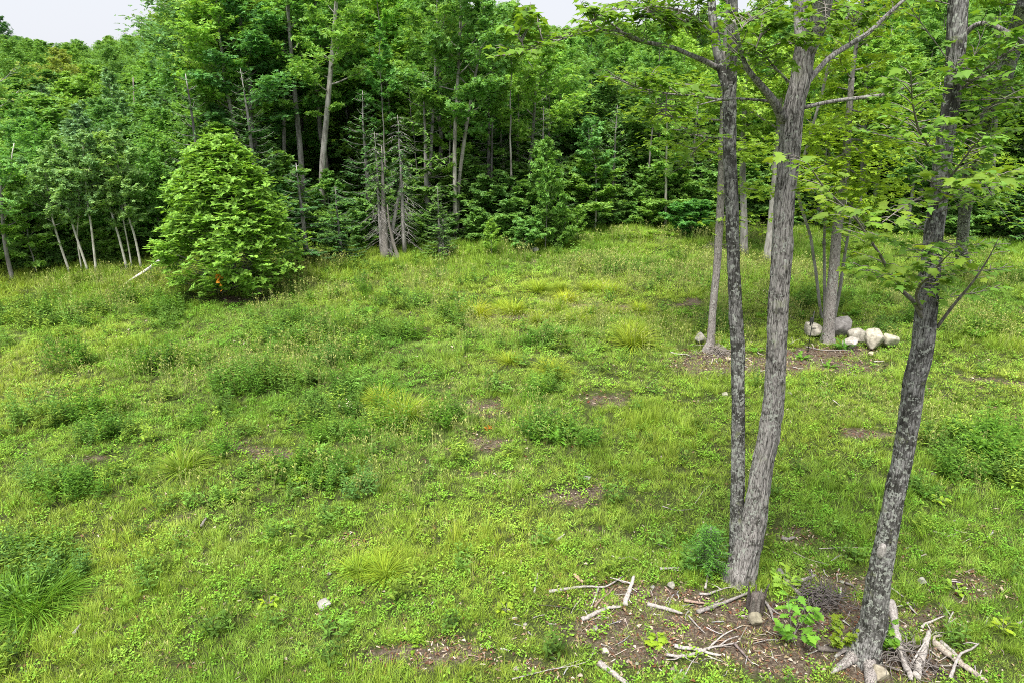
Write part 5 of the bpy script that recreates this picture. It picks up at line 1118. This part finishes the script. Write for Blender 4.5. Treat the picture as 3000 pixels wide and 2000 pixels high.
SED, SED2, FRN, WD, WDB = (1.75, 1.4, 1.1), (1.3, 1.2, .95), (.70, .95, .80), (.62, .82, .75), (.8, .95, 1.5)
for a, b, s, lab in [(1395, 925, 80, 'yellow green sedge tussock left of the row of tussocks'), (1507, 916, 76, 'arching sedge tussock with a dark underside, second from the left'), (1574, 855, 66, 'sedge tussock with a shaded front near the top of the tussock patch'), (1540, 1355, 0, ''), (1623, 910, 62, 'round sedge tussock in the middle of the tussock patch'), (1583, 940, 56, 'dark fronted tussock below the middle of the patch'), (1660, 882, 60, 'small sedge tussock beside a bare spot'), (1690, 940, 60, 'lowest sedge tussock of the patch, above the fern'), (1730, 920, 50, 'narrow upright sedge tussock right of the patch centre'), (1780, 858, 66, 'sedge tussock at the upper right of the patch'), (1797, 920, 50, 'lone sedge tussock right of the patch'), (1873, 912, 56, 'wide sedge tussock near the straight grey maple'), (1640, 850, 52, 'pale sedge tussock at the top of the patch'), (1726, 850, 56, 'pale sedge tussock next to the upper right one'), (1470, 900, 50, 'small sedge tussock beside the arching one'), (1850, 1010, 110, 'large pale sedge mound right of the big fern'), (1850, 980, 80, 'pale grass mound above the large sedge mound'), (540, 1372, 100, 'big sedge tussock with long arching blades in the left field'), (1190, 1215, 110, 'bright yellow green long grass tussock in mid field'), (1120, 1180, 90, 'yellow green grass tussock behind the bright one'), (1620, 1090, 80, 'pale sedge tussock below the big fern'), (1490, 1060, 60, 'small pale tussock left below the fern'), (1130, 1680, 90, 'bright yellow green grass tuft in the lower field'), (1050, 1670, 80, 'yellow green grass tuft left of the bright one')]:
    if s: put_plant('sedge', 'sedge_tussock', a, b, s, lab, SED if b < 1300 and a > 1000 else SED2, cat='grass tussock', sz=1.1)
for a, b, s, lab in [(95, 1790, 150, 'tall green grass clump at the lower left border'), (30, 1770, 140, 'long bladed grass clump left of the tall green one'), (160, 1740, 110, 'dark grass clump right of the tall green one')]:
    put_plant('sedge', 'tall_grass_clump', a, b, s, lab, (.75, .95, .75), cat='grass clump', sz=.95)
for a, b, s, lab in [(1083, 918, 66, 'dark green fern clump in the upper middle field'), (1632, 985, 90, 'large fern clump below the sedge tussocks'), (1600, 1000, 60, 'lower fern clump beside the large one'), (914, 1405, 110, 'fern clump with tall stems in the left middle field'), (840, 1420, 80, 'fern clump left of the tall stemmed one'), (676, 1460, 90, 'feathery fern clump in the left field'), (1328, 1225, 70, 'broad leaved dark fern right of the bright tussock'), (1632, 1290, 90, 'dark fern clump in mid field below the bare spot'), (1580, 1285, 70, 'dark fern clump left of the other mid field one'),
    (2890, 1330, 130, 'largest feathery fern at the right side of the field'), (2830, 1290, 110, 'upper left fern of the right hand patch'), (2960, 1380, 120, 'lower right fern of the right hand patch'), (2850, 1390, 100, 'lower middle fern of the right hand patch'), (2940, 1290, 110, 'fern at the right border, top of the patch'), (2990, 1340, 110, 'fern cut by the right border'), (2800, 1370, 70, 'small fern left of the right hand patch'), (2718, 1450, 90, 'lone dark fern beside the leaning maple'), (2960, 980, 80, 'fern clump right of the boulders near the border'), (2900, 970, 70, 'dark fern clump right of the leaning maple'), (2860, 990, 60, 'low fern clump beside the leaning maple crown'), (2780, 940, 60, 'dark fern right behind the leaning maple'), (2500, 925, 46, 'fern clump above the boulder row'), (2350, 930, 50, 'fern clump right of the twin maple stems'), (2225, 930, 40, 'fern between the stems of the twin maple'),
    (2350, 1050, 50, 'light fern in front of the dark stake'), (2430, 1075, 46, 'light fern below the boulder row'), (2215, 1030, 42, 'fern seen between the twin stems near the twigs'), (2470, 1020, 60, 'leafy fern at the foot of the boulder maple'), (1220, 1880, 70, 'small bright fern in the lower middle field'), (1780, 1745, 44, 'small feathery sprig beside the curved branch'), (370, 1770, 60, 'bright fern sprig in the lower left field')]:
    put_plant('fern', 'fern_clump', a, b, s, lab, FRN if a > 1000 and b < 1500 else (1.0, 1.1, .8), cat='fern')
gi = 0
fr = np.random.default_rng(17)
for i in range(64):     # ferns along the forest edge, right of centre
    px = fr.uniform(1180, 2250) if i > 12 else fr.uniform(880, 1200); py = np.interp(px, [p[0] for p in EDGE_PX], [p[1] for p in EDGE_PX])+fr.uniform(-8, 10)+(10 if 1400 < px < 1720 and i % 2 else 0)
    put_plant('fern', 'fern_clump', px, py, fr.uniform(34, 56), place_label('fern', px, py, ['light green', 'small', 'bright', 'feathery', 'low', 'spreading', 'pale', 'leafy'], [((l_, float(np.interp(l_, [p[0] for p in EDGE_PX], [p[1] for p in EDGE_PX]))), n_+' at the forest edge') for l_, n_ in LAND if 900 < l_ < 2400]), (1.15, 1.2, .95), 'ferns along the forest edge', 'fern')
for a, b, s, lab in [(505, 915, 60, 'blue grey weed clump below the oak'), (1055, 830, 40, 'blue green weed clump in the upper field'), (1290, 815, 44, 'blue grey weed clump near the top of the field'), (1360, 835, 44, 'dark upright weed clump above the tussocks'), (1320, 930, 60, 'dark green weed clump left of the tussock row'), (1432, 895, 34, 'narrow dark weed left of the arching tussock'), (230, 1420, 80, 'dark green weed clump in the left field'), (270, 1450, 80, 'tall dark weed clump right of the left field one'), (60, 1620, 80, 'dark blue green weed clump at the left border'), (200, 1690, 90, 'blue green weed clump above the tall grass clump'), (870, 1030, 70, 'dark weed clump in the middle left thicket'), (905, 1010, 70, 'dark weed clump right in the middle left thicket'), (770, 1140, 80, 'dark leafy weed clump, left part of the thicket'), (1240, 1290, 50, 'single leafy weed with broad leaves in mid field'), (1570, 1175, 50, 'dark green weed mound under the pale tussock'), (940, 1285, 80, 'dark weed clump left of the bright tussock'), (990, 1060, 70, 'dark weed clump between thickets'), (2680, 950, 60, 'leafy weed clump above the right boulder')]:
    put_plant('weed', 'weed_clump', a, b, s, lab, WDB if 'blue' in lab else WD)
wr = np.random.default_rng(23)
def weed_label(a, b, sz, c):
    (lx, ly), nm = min(GL, key=lambda g: (g[0][0]-a)**2+4*(g[0][1]-b)**2); dx, dy = a-lx, b-ly
    w = 'beyond' if dy < -abs(dx)*.5 else ('in front of' if dy > abs(dx)*.5 else ('left of' if dx < 0 else 'right of'))
    base = ('blue green' if c[2] > 1 else 'dark green'); size = 'small ' if sz < .58 else ('large ' if sz > .73 else '')
    for k in ('leafy', 'dense leafy', 'loose leafy', 'upright leafy', 'spreading leafy'):
        l = f'{size}{k} {base} weed clump {w} {nm}'
        if l not in USED: break
    USED[l] = 1; return l
GL = [((695, 860), 'the round oak'), ((1190, 1215), 'the bright long grass tussock'), ((540, 1372), 'the big arching sedge tussock'), ((95, 1790), 'the tall grass clump at the lower left'), ((230, 1420), 'the left field weed clump'), ((870, 1030), 'the middle left thicket'), ((1632, 985), 'the large fern below the tussocks'), ((1632, 1290), 'the mid field fern pair'), ((2890, 1330), 'the big feathery ferns at the right'), ((2960, 980), 'the boulder row'), ((2425, 900), 'the boulder maple'), ((120, 930), 'the leftmost aspens'), ((430, 890), 'the fallen pale pole'), ((1060, 800), 'the dying firs'), ((1800, 780), 'the fern fringe'), ((914, 1405), 'the tall stemmed fern clump'), ((2718, 1440), 'the leaning maple trunk')]
for i in range(84):
    c = WEED[wr.integers(len(WEED))]; x = c[0]+wr.normal(0, .55)*c[2]; y = c[1]+wr.normal(0, .55)*c[3]
    if y > edge(x)-.5: continue
    a, b = px_of(x, y, 0); 
    put_plant('weed', 'weed_clump', a, b, (sz_ := wr.uniform(.45, .85))*F/math.hypot(y, 7), weed_label(a, b, sz_, (cw_ := WD if wr.random() < .8 else WDB)), cw_, 'weed clumps in the field thickets')

# seedlings: oak, maple, birch sprouts and the little fir
def seedling(px, py, w, h, label, tpl, ls, n, col, name='oak_seedling', seed=0, mat='leaf_near'):
    p = gp(px, py); d = (p-Vector((0, 0, CAM_H))).length; R = w*d/F/2; H = h*d/F; rng = np.random.default_rng(seed)
    root = thing(name, p, label, 'seedling'); st = MB(); P, Rr, S = [], [], []
    for k in range(6):
        a = k/6*6.28+rng.uniform(-.4, .4); tip = np.array([math.cos(a)*R*.75, math.sin(a)*R*.75, H*rng.uniform(.45, 1)]); q = np.linspace(0, 1, 5)[:, None]; b = tip*q*np.array([1, 1, 0])+np.array([0, 0, 1.])*tip[2]*q**.7
        st.add(*tube(b, np.linspace(.006, .002, 5), 4, cap=False))
        for j in range(n):
            u = rng.uniform(.3, 1.02); c = np.array([np.interp(u, q[:, 0], b[:, x]) for x in range(3)]); ad = a+rng.uniform(-1.5, 1.5)
            P.append(c+rng.normal(0, .015, 3)); Rr.append((ad-PI/2, rng.normal(.0, .35), rng.normal(0, .25))); S.append(ls*rng.uniform(.7, 1.2))
    link('stem', st.mesh('seedling_stem', M['twig']), root)
    c = link('foliage', MB().add(*scatter(tpl[0], tpl[1], np.array(P), rot3(Rr), np.array(S))).mesh('seedling_leaves', M[mat], smooth=False), root); c.color = (*col, 1)
def oak_leaf():
    y = [0, .12, .2, .3, .38, .5, .58, .7, .8, 1.0]; x = [.02, .10, .07, .22, .12, .30, .16, .26, .14, 0]
    pts = list(zip(x, y)); pts = pts+[(-a, b) for a, b in pts[:-1]][::-1]; v = np.array([[a*1.1, b, -.12*(b-.5)**2+.15*abs(a)] for a, b in pts]+[[0, .45, 0]]); n = len(pts)
    return v, np.array([[n, i, (i+1) % n] for i in range(n)])
OL = oak_leaf()
seedling(2318, 1880, 110, 115, 'bright green oak seedling with lobed leaves, the larger one', OL, .17, 9, (1.0, 1.25, 1.1), seed=1)
seedling(2296, 1715, 74, 50, 'small pale oak seedling behind the large one', OL, .15, 6, (1.3, 1.25, 1.3), seed=2)
seedling(2455, 1905, 84, 105, 'olive green maple seedling left of the leaning maple', MLEAF, .075, 14, (1.0, .85, .6), 'maple_seedling', 3)
seedling(2578, 1912, 66, 120, 'maple sprout climbing the foot of the leaning maple', MLEAF, .09, 13, (1.0, 1.15, .8), 'maple_seedling', 4)
seedling(1920, 1885, 50, 24, 'small yellow green sprout left of the forked branch', MLEAF, .10, 3, (1.5, 1.3, .7), 'maple_seedling', 5)
seedling(2805, 1735, 40, 26, 'three leaved pale sprout in the grass at the right', OL, .11, 2, (1.2, 1.2, 1.2), seed=6)
seedling(2935, 1845, 44, 24, 'yellow green star shaped sprout in the grass at the right', OL, .12, 3, (1.5, 1.25, .9), seed=7)
seedling(2750, 1478, 36, 24, 'bright sprout beside the leaning maple trunk', OL, .11, 3, (1.3, 1.2, .9), seed=8)
seedling(1480, 1790, 40, 24, 'small bright sprout in the lower middle field', OL, .10, 3, (1.4, 1.2, .9), seed=9)
seedling(790, 1770, 44, 26, 'pale yellow sprout in the lower left field', OL, .10, 4, (1.5, 1.3, .8), seed=10)
seedling(1430, 1256, 20, 8, 'orange withered sprig in mid field', MLEAF, .06, 3, (3.0, .6, .6), 'withered_sprig', 11)
def little_fir():
    p = gp(2068, 1672); rng = np.random.default_rng(8); root = thing('little_fir', p, 'small dark green fir growing left of the twin maple base', 'tree')
    w, l = MB(), MB(); H = .86; w.add(*tube(np.array([[0, 0, -.05], [.01, 0, .4], [0, .01, H*.97]]), [.016, .012, .004], 6)); Ps, As, Ts, Ss = [], [], [], []
    for i in range(16):
        t = i/16; z = .06+t*(H-.1); L0 = .46*(1-t)**.7*(.75+.25*min(1, t*5))+.03
        for j in range(7):
            a = j/7*6.28+i*.9+rng.uniform(-.2, .2); L = L0*rng.uniform(.75, 1.12); q = np.linspace(0, 1, 4)[:, None]; d = np.array([math.cos(a), math.sin(a), .25]); bp = np.array([0, 0, z])+d*L*q; w.add(*tube(bp, [.004, .003, .002, .001], 3, cap=False))
            n = int(L*90)+4; u = rng.uniform(.1, 1.05, n); c = np.stack([np.interp(u, q[:, 0], bp[:, k]) for k in range(3)], 1)+rng.normal(0, .008, (n, 3)); sg = np.where(rng.random(n) < .5, 1, -1)
            Ps.append(c); As.append(a-PI/2+sg*rng.uniform(.3, 1.2, n)); Ts.append(rng.normal(.15, .25, n)); Ss.append(rng.uniform(.035, .07, n))
    l.add(*scatter(*rhomb(1, .25, .02), np.concatenate(Ps), rot_zyx(np.concatenate(As), np.concatenate(Ts)), np.concatenate(Ss)))
    link('trunk', w.mesh('fir_wood', M['bark_far']), root); c = link('crown', l.mesh('fir_needles', M['needle'], smooth=False), root); c.color = (1.45, 1.6, .75, 1)
little_fir()

# ------------------------------------------------------------------ ground cover: stuff, scattered with geometry nodes
def scatter_group(name, col):
    ng = bpy.data.node_groups.new(name, 'GeometryNodeTree'); ng.interface.new_socket('Geometry', in_out='INPUT', socket_type='NodeSocketGeometry'); ng.interface.new_socket('Geometry', in_out='OUTPUT', socket_type='NodeSocketGeometry')
    gi = ng.nodes.new('NodeGroupInput'); go = ng.nodes.new('NodeGroupOutput'); ip = ng.nodes.new('GeometryNodeInstanceOnPoints'); ci = ng.nodes.new('GeometryNodeCollectionInfo')
    ci.inputs['Collection'].default_value = col; ci.inputs['Separate Children'].default_value = True; ci.inputs['Reset Children'].default_value = True
    def na(nm, ty):
        x = ng.nodes.new('GeometryNodeInputNamedAttribute'); x.data_type = ty; x.inputs[0].default_value = nm; return x.outputs[0]
    ip.inputs['Pick Instance'].default_value = True
    e2r = ng.nodes.new('FunctionNodeEulerToRotation')
    L = ng.links; L.new(gi.outputs[0], ip.inputs['Points']); L.new(ci.outputs[0], ip.inputs['Instance']); L.new(na('pick', 'INT'), ip.inputs['Instance Index'])
    L.new(na('rot', 'FLOAT_VECTOR'), e2r.inputs[0]); L.new(e2r.outputs[0], ip.inputs['Rotation']); L.new(na('scl', 'FLOAT_VECTOR'), ip.inputs['Scale']); L.new(ip.outputs[0], go.inputs[0])
    return ng
def scatter_stuff(name, protos, P, rot, scl, idx, tint, mat, label, cat='grass'):
    col = bpy.data.collections.new(name+'_kinds')
    for k, mb in enumerate(protos):
        ob = bpy.data.objects.new(f'{name}_{chr(97+k)}', mb.mesh(name, M[mat], smooth=False)); col.objects.link(ob)
    me = bpy.data.meshes.new(name); n = len(P); me.vertices.add(n); me.vertices.foreach_set('co', np.asarray(P, np.float32).ravel())
    def attr(nm, ty, data, field):
        a = me.attributes.new(nm, ty, 'POINT'); a.data.foreach_set(field, np.asarray(data).ravel())
    attr('rot', 'FLOAT_VECTOR', rot.astype(np.float32), 'vector'); attr('scl', 'FLOAT_VECTOR', scl.astype(np.float32), 'vector'); attr('pick', 'INT', idx.astype(np.int32), 'value')
    attr('tint', 'FLOAT_COLOR', np.c_[tint, np.ones(n)].astype(np.float32), 'color')
    ob = link(name, me, kind='stuff'); ob['label'] = label
    md = ob.modifiers.new('scatter', 'NODES'); md.node_group = scatter_group(name, col)
    return ob
def both(kind, tint, which):
    """crown and wood of a tree kind in one mesh, for the far mass"""
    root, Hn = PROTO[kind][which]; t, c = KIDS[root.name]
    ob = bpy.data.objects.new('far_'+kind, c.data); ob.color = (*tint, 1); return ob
def mass(name, objs, P, scl, label):
    col = bpy.data.collections.new(name+'_kinds')
    for k, o in enumerate(objs): o.name = f'{name}_{chr(97+k)}'; col.objects.link(o)
    me = bpy.data.meshes.new(name); n = len(P); me.vertices.add(n); me.vertices.foreach_set('co', np.asarray(P, np.float32).ravel())
    rot = np.c_[np.zeros((n, 2)), RG.uniform(0, 6.28, n)]
    for nm, ty, data, fd in (('rot', 'FLOAT_VECTOR', rot.astype(np.float32), 'vector'), ('scl', 'FLOAT_VECTOR', scl.astype(np.float32), 'vector'), ('pick', 'INT', RG.integers(0, len(objs), n).astype(np.int32), 'value')):
        me.attributes.new(nm, ty, 'POINT').data.foreach_set(fd, data.ravel())
    ob = link(name, me, kind='stuff'); ob['label'] = label; md = ob.modifiers.new('scatter', 'NODES'); md.node_group = scatter_group(name, col)
def sample(n, y0, y1, wide=.92, past=3.0):
    """n points over the wedge of ground in view, evenly per square metre"""
    y = np.sqrt(RG.uniform(y0**2, y1**2, int(n*1.0))); x = RG.uniform(-1, 1, len(y))*(wide*y+2.0)
    k = y < edge(x)+past; return x[k], y[k]
def tones(x, y):
    """colour of the grass by place"""
    n1 = fbm(x/3.2, y/3.2, 0, 91, 3)[:, None]; n2 = fbm(x/.9, y/.9, 0, 92, 3)[:, None]; n3 = fbm(x/7+5, y/7, 0, 93, 2)[:, None]
    g = np.array([.185, .350, .045]); yl = np.array([.305, .435, .062]); ol = np.array([.25, .33, .085]); bl = np.array([.13, .29, .05])
    yv = field(x, y, YEL, .6)[:, None]; wv = field(x, y, WEED, .6)[:, None]
    c = g+(yl-g)*np.clip(.42+n1*.9+yv*.8, 0, 1); c = c+(ol-c)*np.clip(n2*.9-.1, 0, .7); c = c+(bl-c)*np.clip(n3*.8+wv*.55+.0, 0, .75)
    c *= (1+.26*n2)
    back = np.clip((y-edge(x)+7)/7, 0, 1)[:, None]*(x[:, None] > -12); c = c*(1-.3*back)+np.array([.19, .38, .035])*.3*back
    return c*(1+RG.uniform(-.16, .16, (len(x), 1)))*(1+RG.uniform(-.06, .06, (len(x), 3)))
# the far wood beyond the trees one can tell apart, and the undergrowth that closes the forest floor
ff = np.random.default_rng(44); P, S = [], []
for off in (56, 64, 72, 80, 89, 98, 107, 120, 133, 146):
    x = -(45+off)*.95
    while x < (45+off)*.95:
        xx = x+ff.uniform(-2, 2); yy = float(edge(xx))+off+ff.uniform(-4, 4); x += ff.uniform(4.2, 6.2)
        px, _ = px_of(xx, yy, 0); top = sky_row(px)+(115-off)*.30+ff.uniform(-8, 12) if off < 118 else sky_row(px)+ff.uniform(5, 25)
        H = float(np.clip(top_h(xx, yy, top), 4, 13)); P.append((xx, yy, float(height(xx, yy)))); S.append((H/10*1.35, H/10*1.35, H/10))
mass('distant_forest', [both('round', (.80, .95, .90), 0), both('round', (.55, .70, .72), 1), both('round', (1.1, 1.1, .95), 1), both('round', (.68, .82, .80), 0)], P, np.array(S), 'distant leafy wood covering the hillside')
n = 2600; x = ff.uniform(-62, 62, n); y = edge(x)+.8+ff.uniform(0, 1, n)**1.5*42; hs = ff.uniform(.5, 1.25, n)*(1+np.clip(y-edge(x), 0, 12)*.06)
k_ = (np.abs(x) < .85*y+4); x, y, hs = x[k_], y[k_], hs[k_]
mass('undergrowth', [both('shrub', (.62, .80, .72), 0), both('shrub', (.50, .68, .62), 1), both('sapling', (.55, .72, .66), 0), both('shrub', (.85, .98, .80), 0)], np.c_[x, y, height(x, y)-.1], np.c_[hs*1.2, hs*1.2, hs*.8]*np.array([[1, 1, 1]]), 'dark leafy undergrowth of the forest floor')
gr = np.random.default_rng(2)
GP = []
for q in range(4): m = MB(); m.add(*blades(gr, 22, .16, .0065, .07, .55, 2, .6)); GP.append(m)          # short
for q in range(3): m = MB(); m.add(*blades(gr, 26, .30, .0065, .08, .45, 3, .5)); GP.append(m)          # long
bands = [(3.6, 9.5, 210, 1.0), (9.5, 15, 130, 1.15), (15, 24, 78, 1.4), (24, 40, 40, 1.9)]
X, Y, SC = [], [], []
for y0, y1, dens, s in bands:
    x, y = sample(.92*(y1**2-y0**2)*dens+4*(y1-y0)*dens, y0, y1); X.append(x); Y.append(y); SC.append(np.full(len(x), s))
X, Y, SC = map(np.concatenate, (X, Y, SC))
bv = bare(X, Y); cov = 1-bv*1.08-.62*np.clip(fbm(X/.55, Y/.55, 0, 61, 3)+fbm(X/2.5, Y/2.5, 0, 62, 2)*.6-.12, 0, 1)
under = np.clip((Y-edge(X)-.2)/1.5, 0, 1)
keep = RG.random(len(X)) < np.clip(cov, .10, 1)*(1-under*.9); X, Y, SC, bv = X[keep], Y[keep], SC[keep], bv[keep]
TUS = blobs([(1640, 890, 300, 60, 1)])
tall = np.clip(fbm(X/1.6, Y/1.6, 0, 64, 3)*.9+.28-bv-.8*field(X, Y, TUS)+.5*np.clip((Y-edge(X)+6)/6, 0, 1)+.3*field(X, Y, WEED), 0, 1)
near_d = np.clip((Y-8)/12, 0, 1)
idx = np.where(RG.random(len(X)) < tall*.75*(.35+.65*near_d), RG.integers(4, 7, len(X)), RG.integers(0, 4, len(X)))
s = SC*RG.uniform(.6, 1.15, len(X)); n = len(X)
scatter_stuff('grass', GP, np.c_[X, Y, height(X, Y)-.01], np.c_[RG.normal(0, .16, n), RG.normal(0, .16, n), RG.uniform(0, 6.28, n)], np.c_[s, s, s*(.50+.62*tall+.45*np.clip(fbm(X/.45, Y/.45, 0, 65, 2), -.5, 1))*np.where(SC > 1.3, .74, 1)*(1-.35*bv)], idx, tones(X, Y), 'grass', 'yellow green meadow grass covering the clearing')
print('grass', n)

# low broadleaf herbs and clover
HP = []
for q in range(3):
    m = MB(); k = 26; a = gr.uniform(0, 6.28, k); r = .10*np.sqrt(gr.random(k)); m.add(*scatter(*rhomb(1, .6, .1), np.c_[np.cos(a)*r, np.sin(a)*r, gr.uniform(.02, .10, k)], rot_zyx(gr.uniform(0, 6.28, k), gr.normal(.1, .35, k)), gr.uniform(.025, .05, k))); HP.append(m)
for q in range(2): HP.append(weedplant(q+60, 5, .30, .085, .09))
for q in range(2): HP.append(weedplant(q+70, 6, .38, .105, .13))
X, Y, SC = [], [], []
for y0, y1, dens, s in [(3.6, 9.5, 60, 1.0), (9.5, 15, 42, 1.1), (15, 24, 26, 1.35), (24, 40, 14, 1.7)]:
    x, y = sample(.92*(y1**2-y0**2)*dens+4*(y1-y0)*dens, y0, y1); X.append(x); Y.append(y); SC.append(np.full(len(x), s))
X, Y, SC = map(np.concatenate, (X, Y, SC))
wv = field(X, Y, WEED, .7); bv = bare(X, Y); pr = .25+.5*np.clip(fbm(X/1.1, Y/1.1, 0, 66, 3)*1.4, 0, 1)+.9*wv-bv*.45
k = RG.random(len(X)) < np.clip(pr, .05, 1)*(1-.85*np.clip((Y-edge(X))/1.5, 0, 1)); X, Y, SC, wv, bv = X[k], Y[k], SC[k], wv[k], bv[k]; n = len(X)
big = RG.random(n) < np.clip(.07+.5*wv-bv, 0, 1); idx = np.where(big, RG.integers(3, 7, n), RG.integers(0, 3, n)); s = SC*RG.uniform(.7, 1.25, n)
tn = tones(X, Y)*np.array([.74, .92, .85]); dk = np.array([.105, .215, .042]); tn = np.where(big[:, None], dk*(1+RG.uniform(-.3, .55, (n, 1)))*np.where(RG.random((n, 1)) < .35, np.array([[1.45, 1.15, .9]]), 1), tn)
scatter_stuff('weeds', HP, np.c_[X, Y, height(X, Y)-.005], np.c_[RG.normal(0, .1, n), RG.normal(0, .1, n), RG.uniform(0, 6.28, n)], np.c_[s, s, s], idx, tn, 'weed', 'low broad leaved herbs and dark weeds mixed into the grass')
print('herbs', n)

# pale seed heads above the grass, small white flowers
FP = []
for q in range(2):
    m = MB()
    for j in range(5):
        a = gr.uniform(0, 6.28); h = gr.uniform(.28, .42); b = np.array([math.cos(a)*.05, math.sin(a)*.05, 0]); t = b*2.2+np.array([0, 0, h]); m.add(*tube(np.array([b, (b+t)/2, t]), [.0022, .0018, .0014], 3, cap=False))
        m.add(*scatter(*rhomb(1, .3, .1), np.repeat(t[None], 4, 0)+gr.normal(0, .012, (4, 3)), rot_zyx(gr.uniform(0, 6, 4), gr.uniform(.7, 1.4, 4)), np.full(4, .05)))
    FP.append(m)
m = MB()
for j in range(6):
    a = gr.uniform(0, 6.28); r = .11*math.sqrt(gr.random()); c = np.array([math.cos(a)*r, math.sin(a)*r, gr.uniform(.16, .3)]); k = 5; m.add(*scatter(*rhomb(1, .6, .1), np.repeat(c[None], k, 0), rot_zyx(np.arange(k)/k*6.28, np.full(k, .3)), np.full(k, .016)))
FP.append(m)
x, y = sample(42000, 5, 36); sv = np.clip(fbm(x/2.8+7, y/2.8, 0, 68, 3)*1.6+.15, 0, 1)*np.clip((y-7)/8, .15, 1); k = (RG.random(len(x)) < sv*.5) & (y < edge(x)-1) & (bare(x, y) < .4); x, y = x[k], y[k]; n = len(x)
FL = blobs([(980, 1200, 160, 40, 1), (1250, 1060, 110, 40, .6), (2400, 1150, 150, 22, .8), (2230, 890, 60, 30, .5), (300, 915, 60, 10, .7)])
fv = field(x, y, FL); isf = RG.random(n) < fv*.9; idx = np.where(isf, 2, RG.integers(0, 2, n)); tn = np.where(isf[:, None], np.array([[.62, .58, .52]]), np.array([[.34, .40, .16]])*(1+RG.uniform(-.2, .2, (n, 1)))); s = RG.uniform(.7, 1.2, n)*np.interp(y, [5, 15, 36], [.9, 1.1, 1.5])
scatter_stuff('seed_heads', FP, np.c_[x, y, height(x, y)], np.c_[RG.normal(0, .15, n), RG.normal(0, .15, n), RG.uniform(0, 6.28, n)], np.c_[s, s, s], idx, tn, 'weed', 'pale grass seed heads and tiny white clover flowers above the meadow')

# litter: bark chips, leaf bits, pebbles on the bare ground
CP = []
for q in range(3):
    v = np.array([[-.5, -.14, 0], [.5, -.10, .02], [.45, .14, 0], [-.42, .12, .03], [-.3, 0, .12], [.35, 0, .10]]); v[:, :2] += gr.normal(0, .05, (6, 2)); CP.append(MB().add(v*.05, [[0, 1, 5], [0, 5, 4], [1, 2, 5], [2, 3, 4], [2, 4, 5], [3, 0, 4]]))
for q in range(2):
    v, f = rhomb(1, .6, .25); CP.append(MB().add(v*.05, f))
for q in range(2):
    V, Fc = rock_mesh(gr, .018, .015, .012, q, 0); CP.append(MB().add(V, Fc))
X, Y = [], []
for y0, y1, dens in [(3.6, 10, 460), (10, 22, 110), (22, 34, 24)]:
    x, y = sample(.92*(y1**2-y0**2)*dens, y0, y1); X.append(x); Y.append(y)
X, Y = map(np.concatenate, (X, Y)); bv = bare(X, Y); k = RG.random(len(X)) < np.clip(bv*1.2+.16, 0, 1); X, Y = X[k], Y[k]; n = len(X)
pal = np.array([[.10, .06, .04], [.16, .10, .07], [.24, .18, .13], [.07, .05, .04], [.36, .32, .27], [.14, .065, .04], [.46, .43, .38], [.22, .19, .12]]); pi = RG.choice(8, n, p=[.2, .18, .14, .16, .10, .1, .05, .07]); idx = RG.choice(7, n, p=[.2, .16, .16, .17, .17, .07, .07])
s = RG.uniform(.5, 1.5, n)*np.interp(Y, [4, 12, 30], [1, 1.3, 2])
scatter_stuff('litter', CP, np.c_[X, Y, height(X, Y)+.008], np.c_[RG.normal(0, .35, n), RG.normal(0, .35, n), RG.uniform(0, 6.28, n)], np.c_[s, s, s], idx, pal[pi], 'chip', 'brown bark chips, dead leaves and gravel on the bare ground')
print('litter', n)
tt = 0
for o in COL.all_objects:
    if o.type == 'MESH' : pass
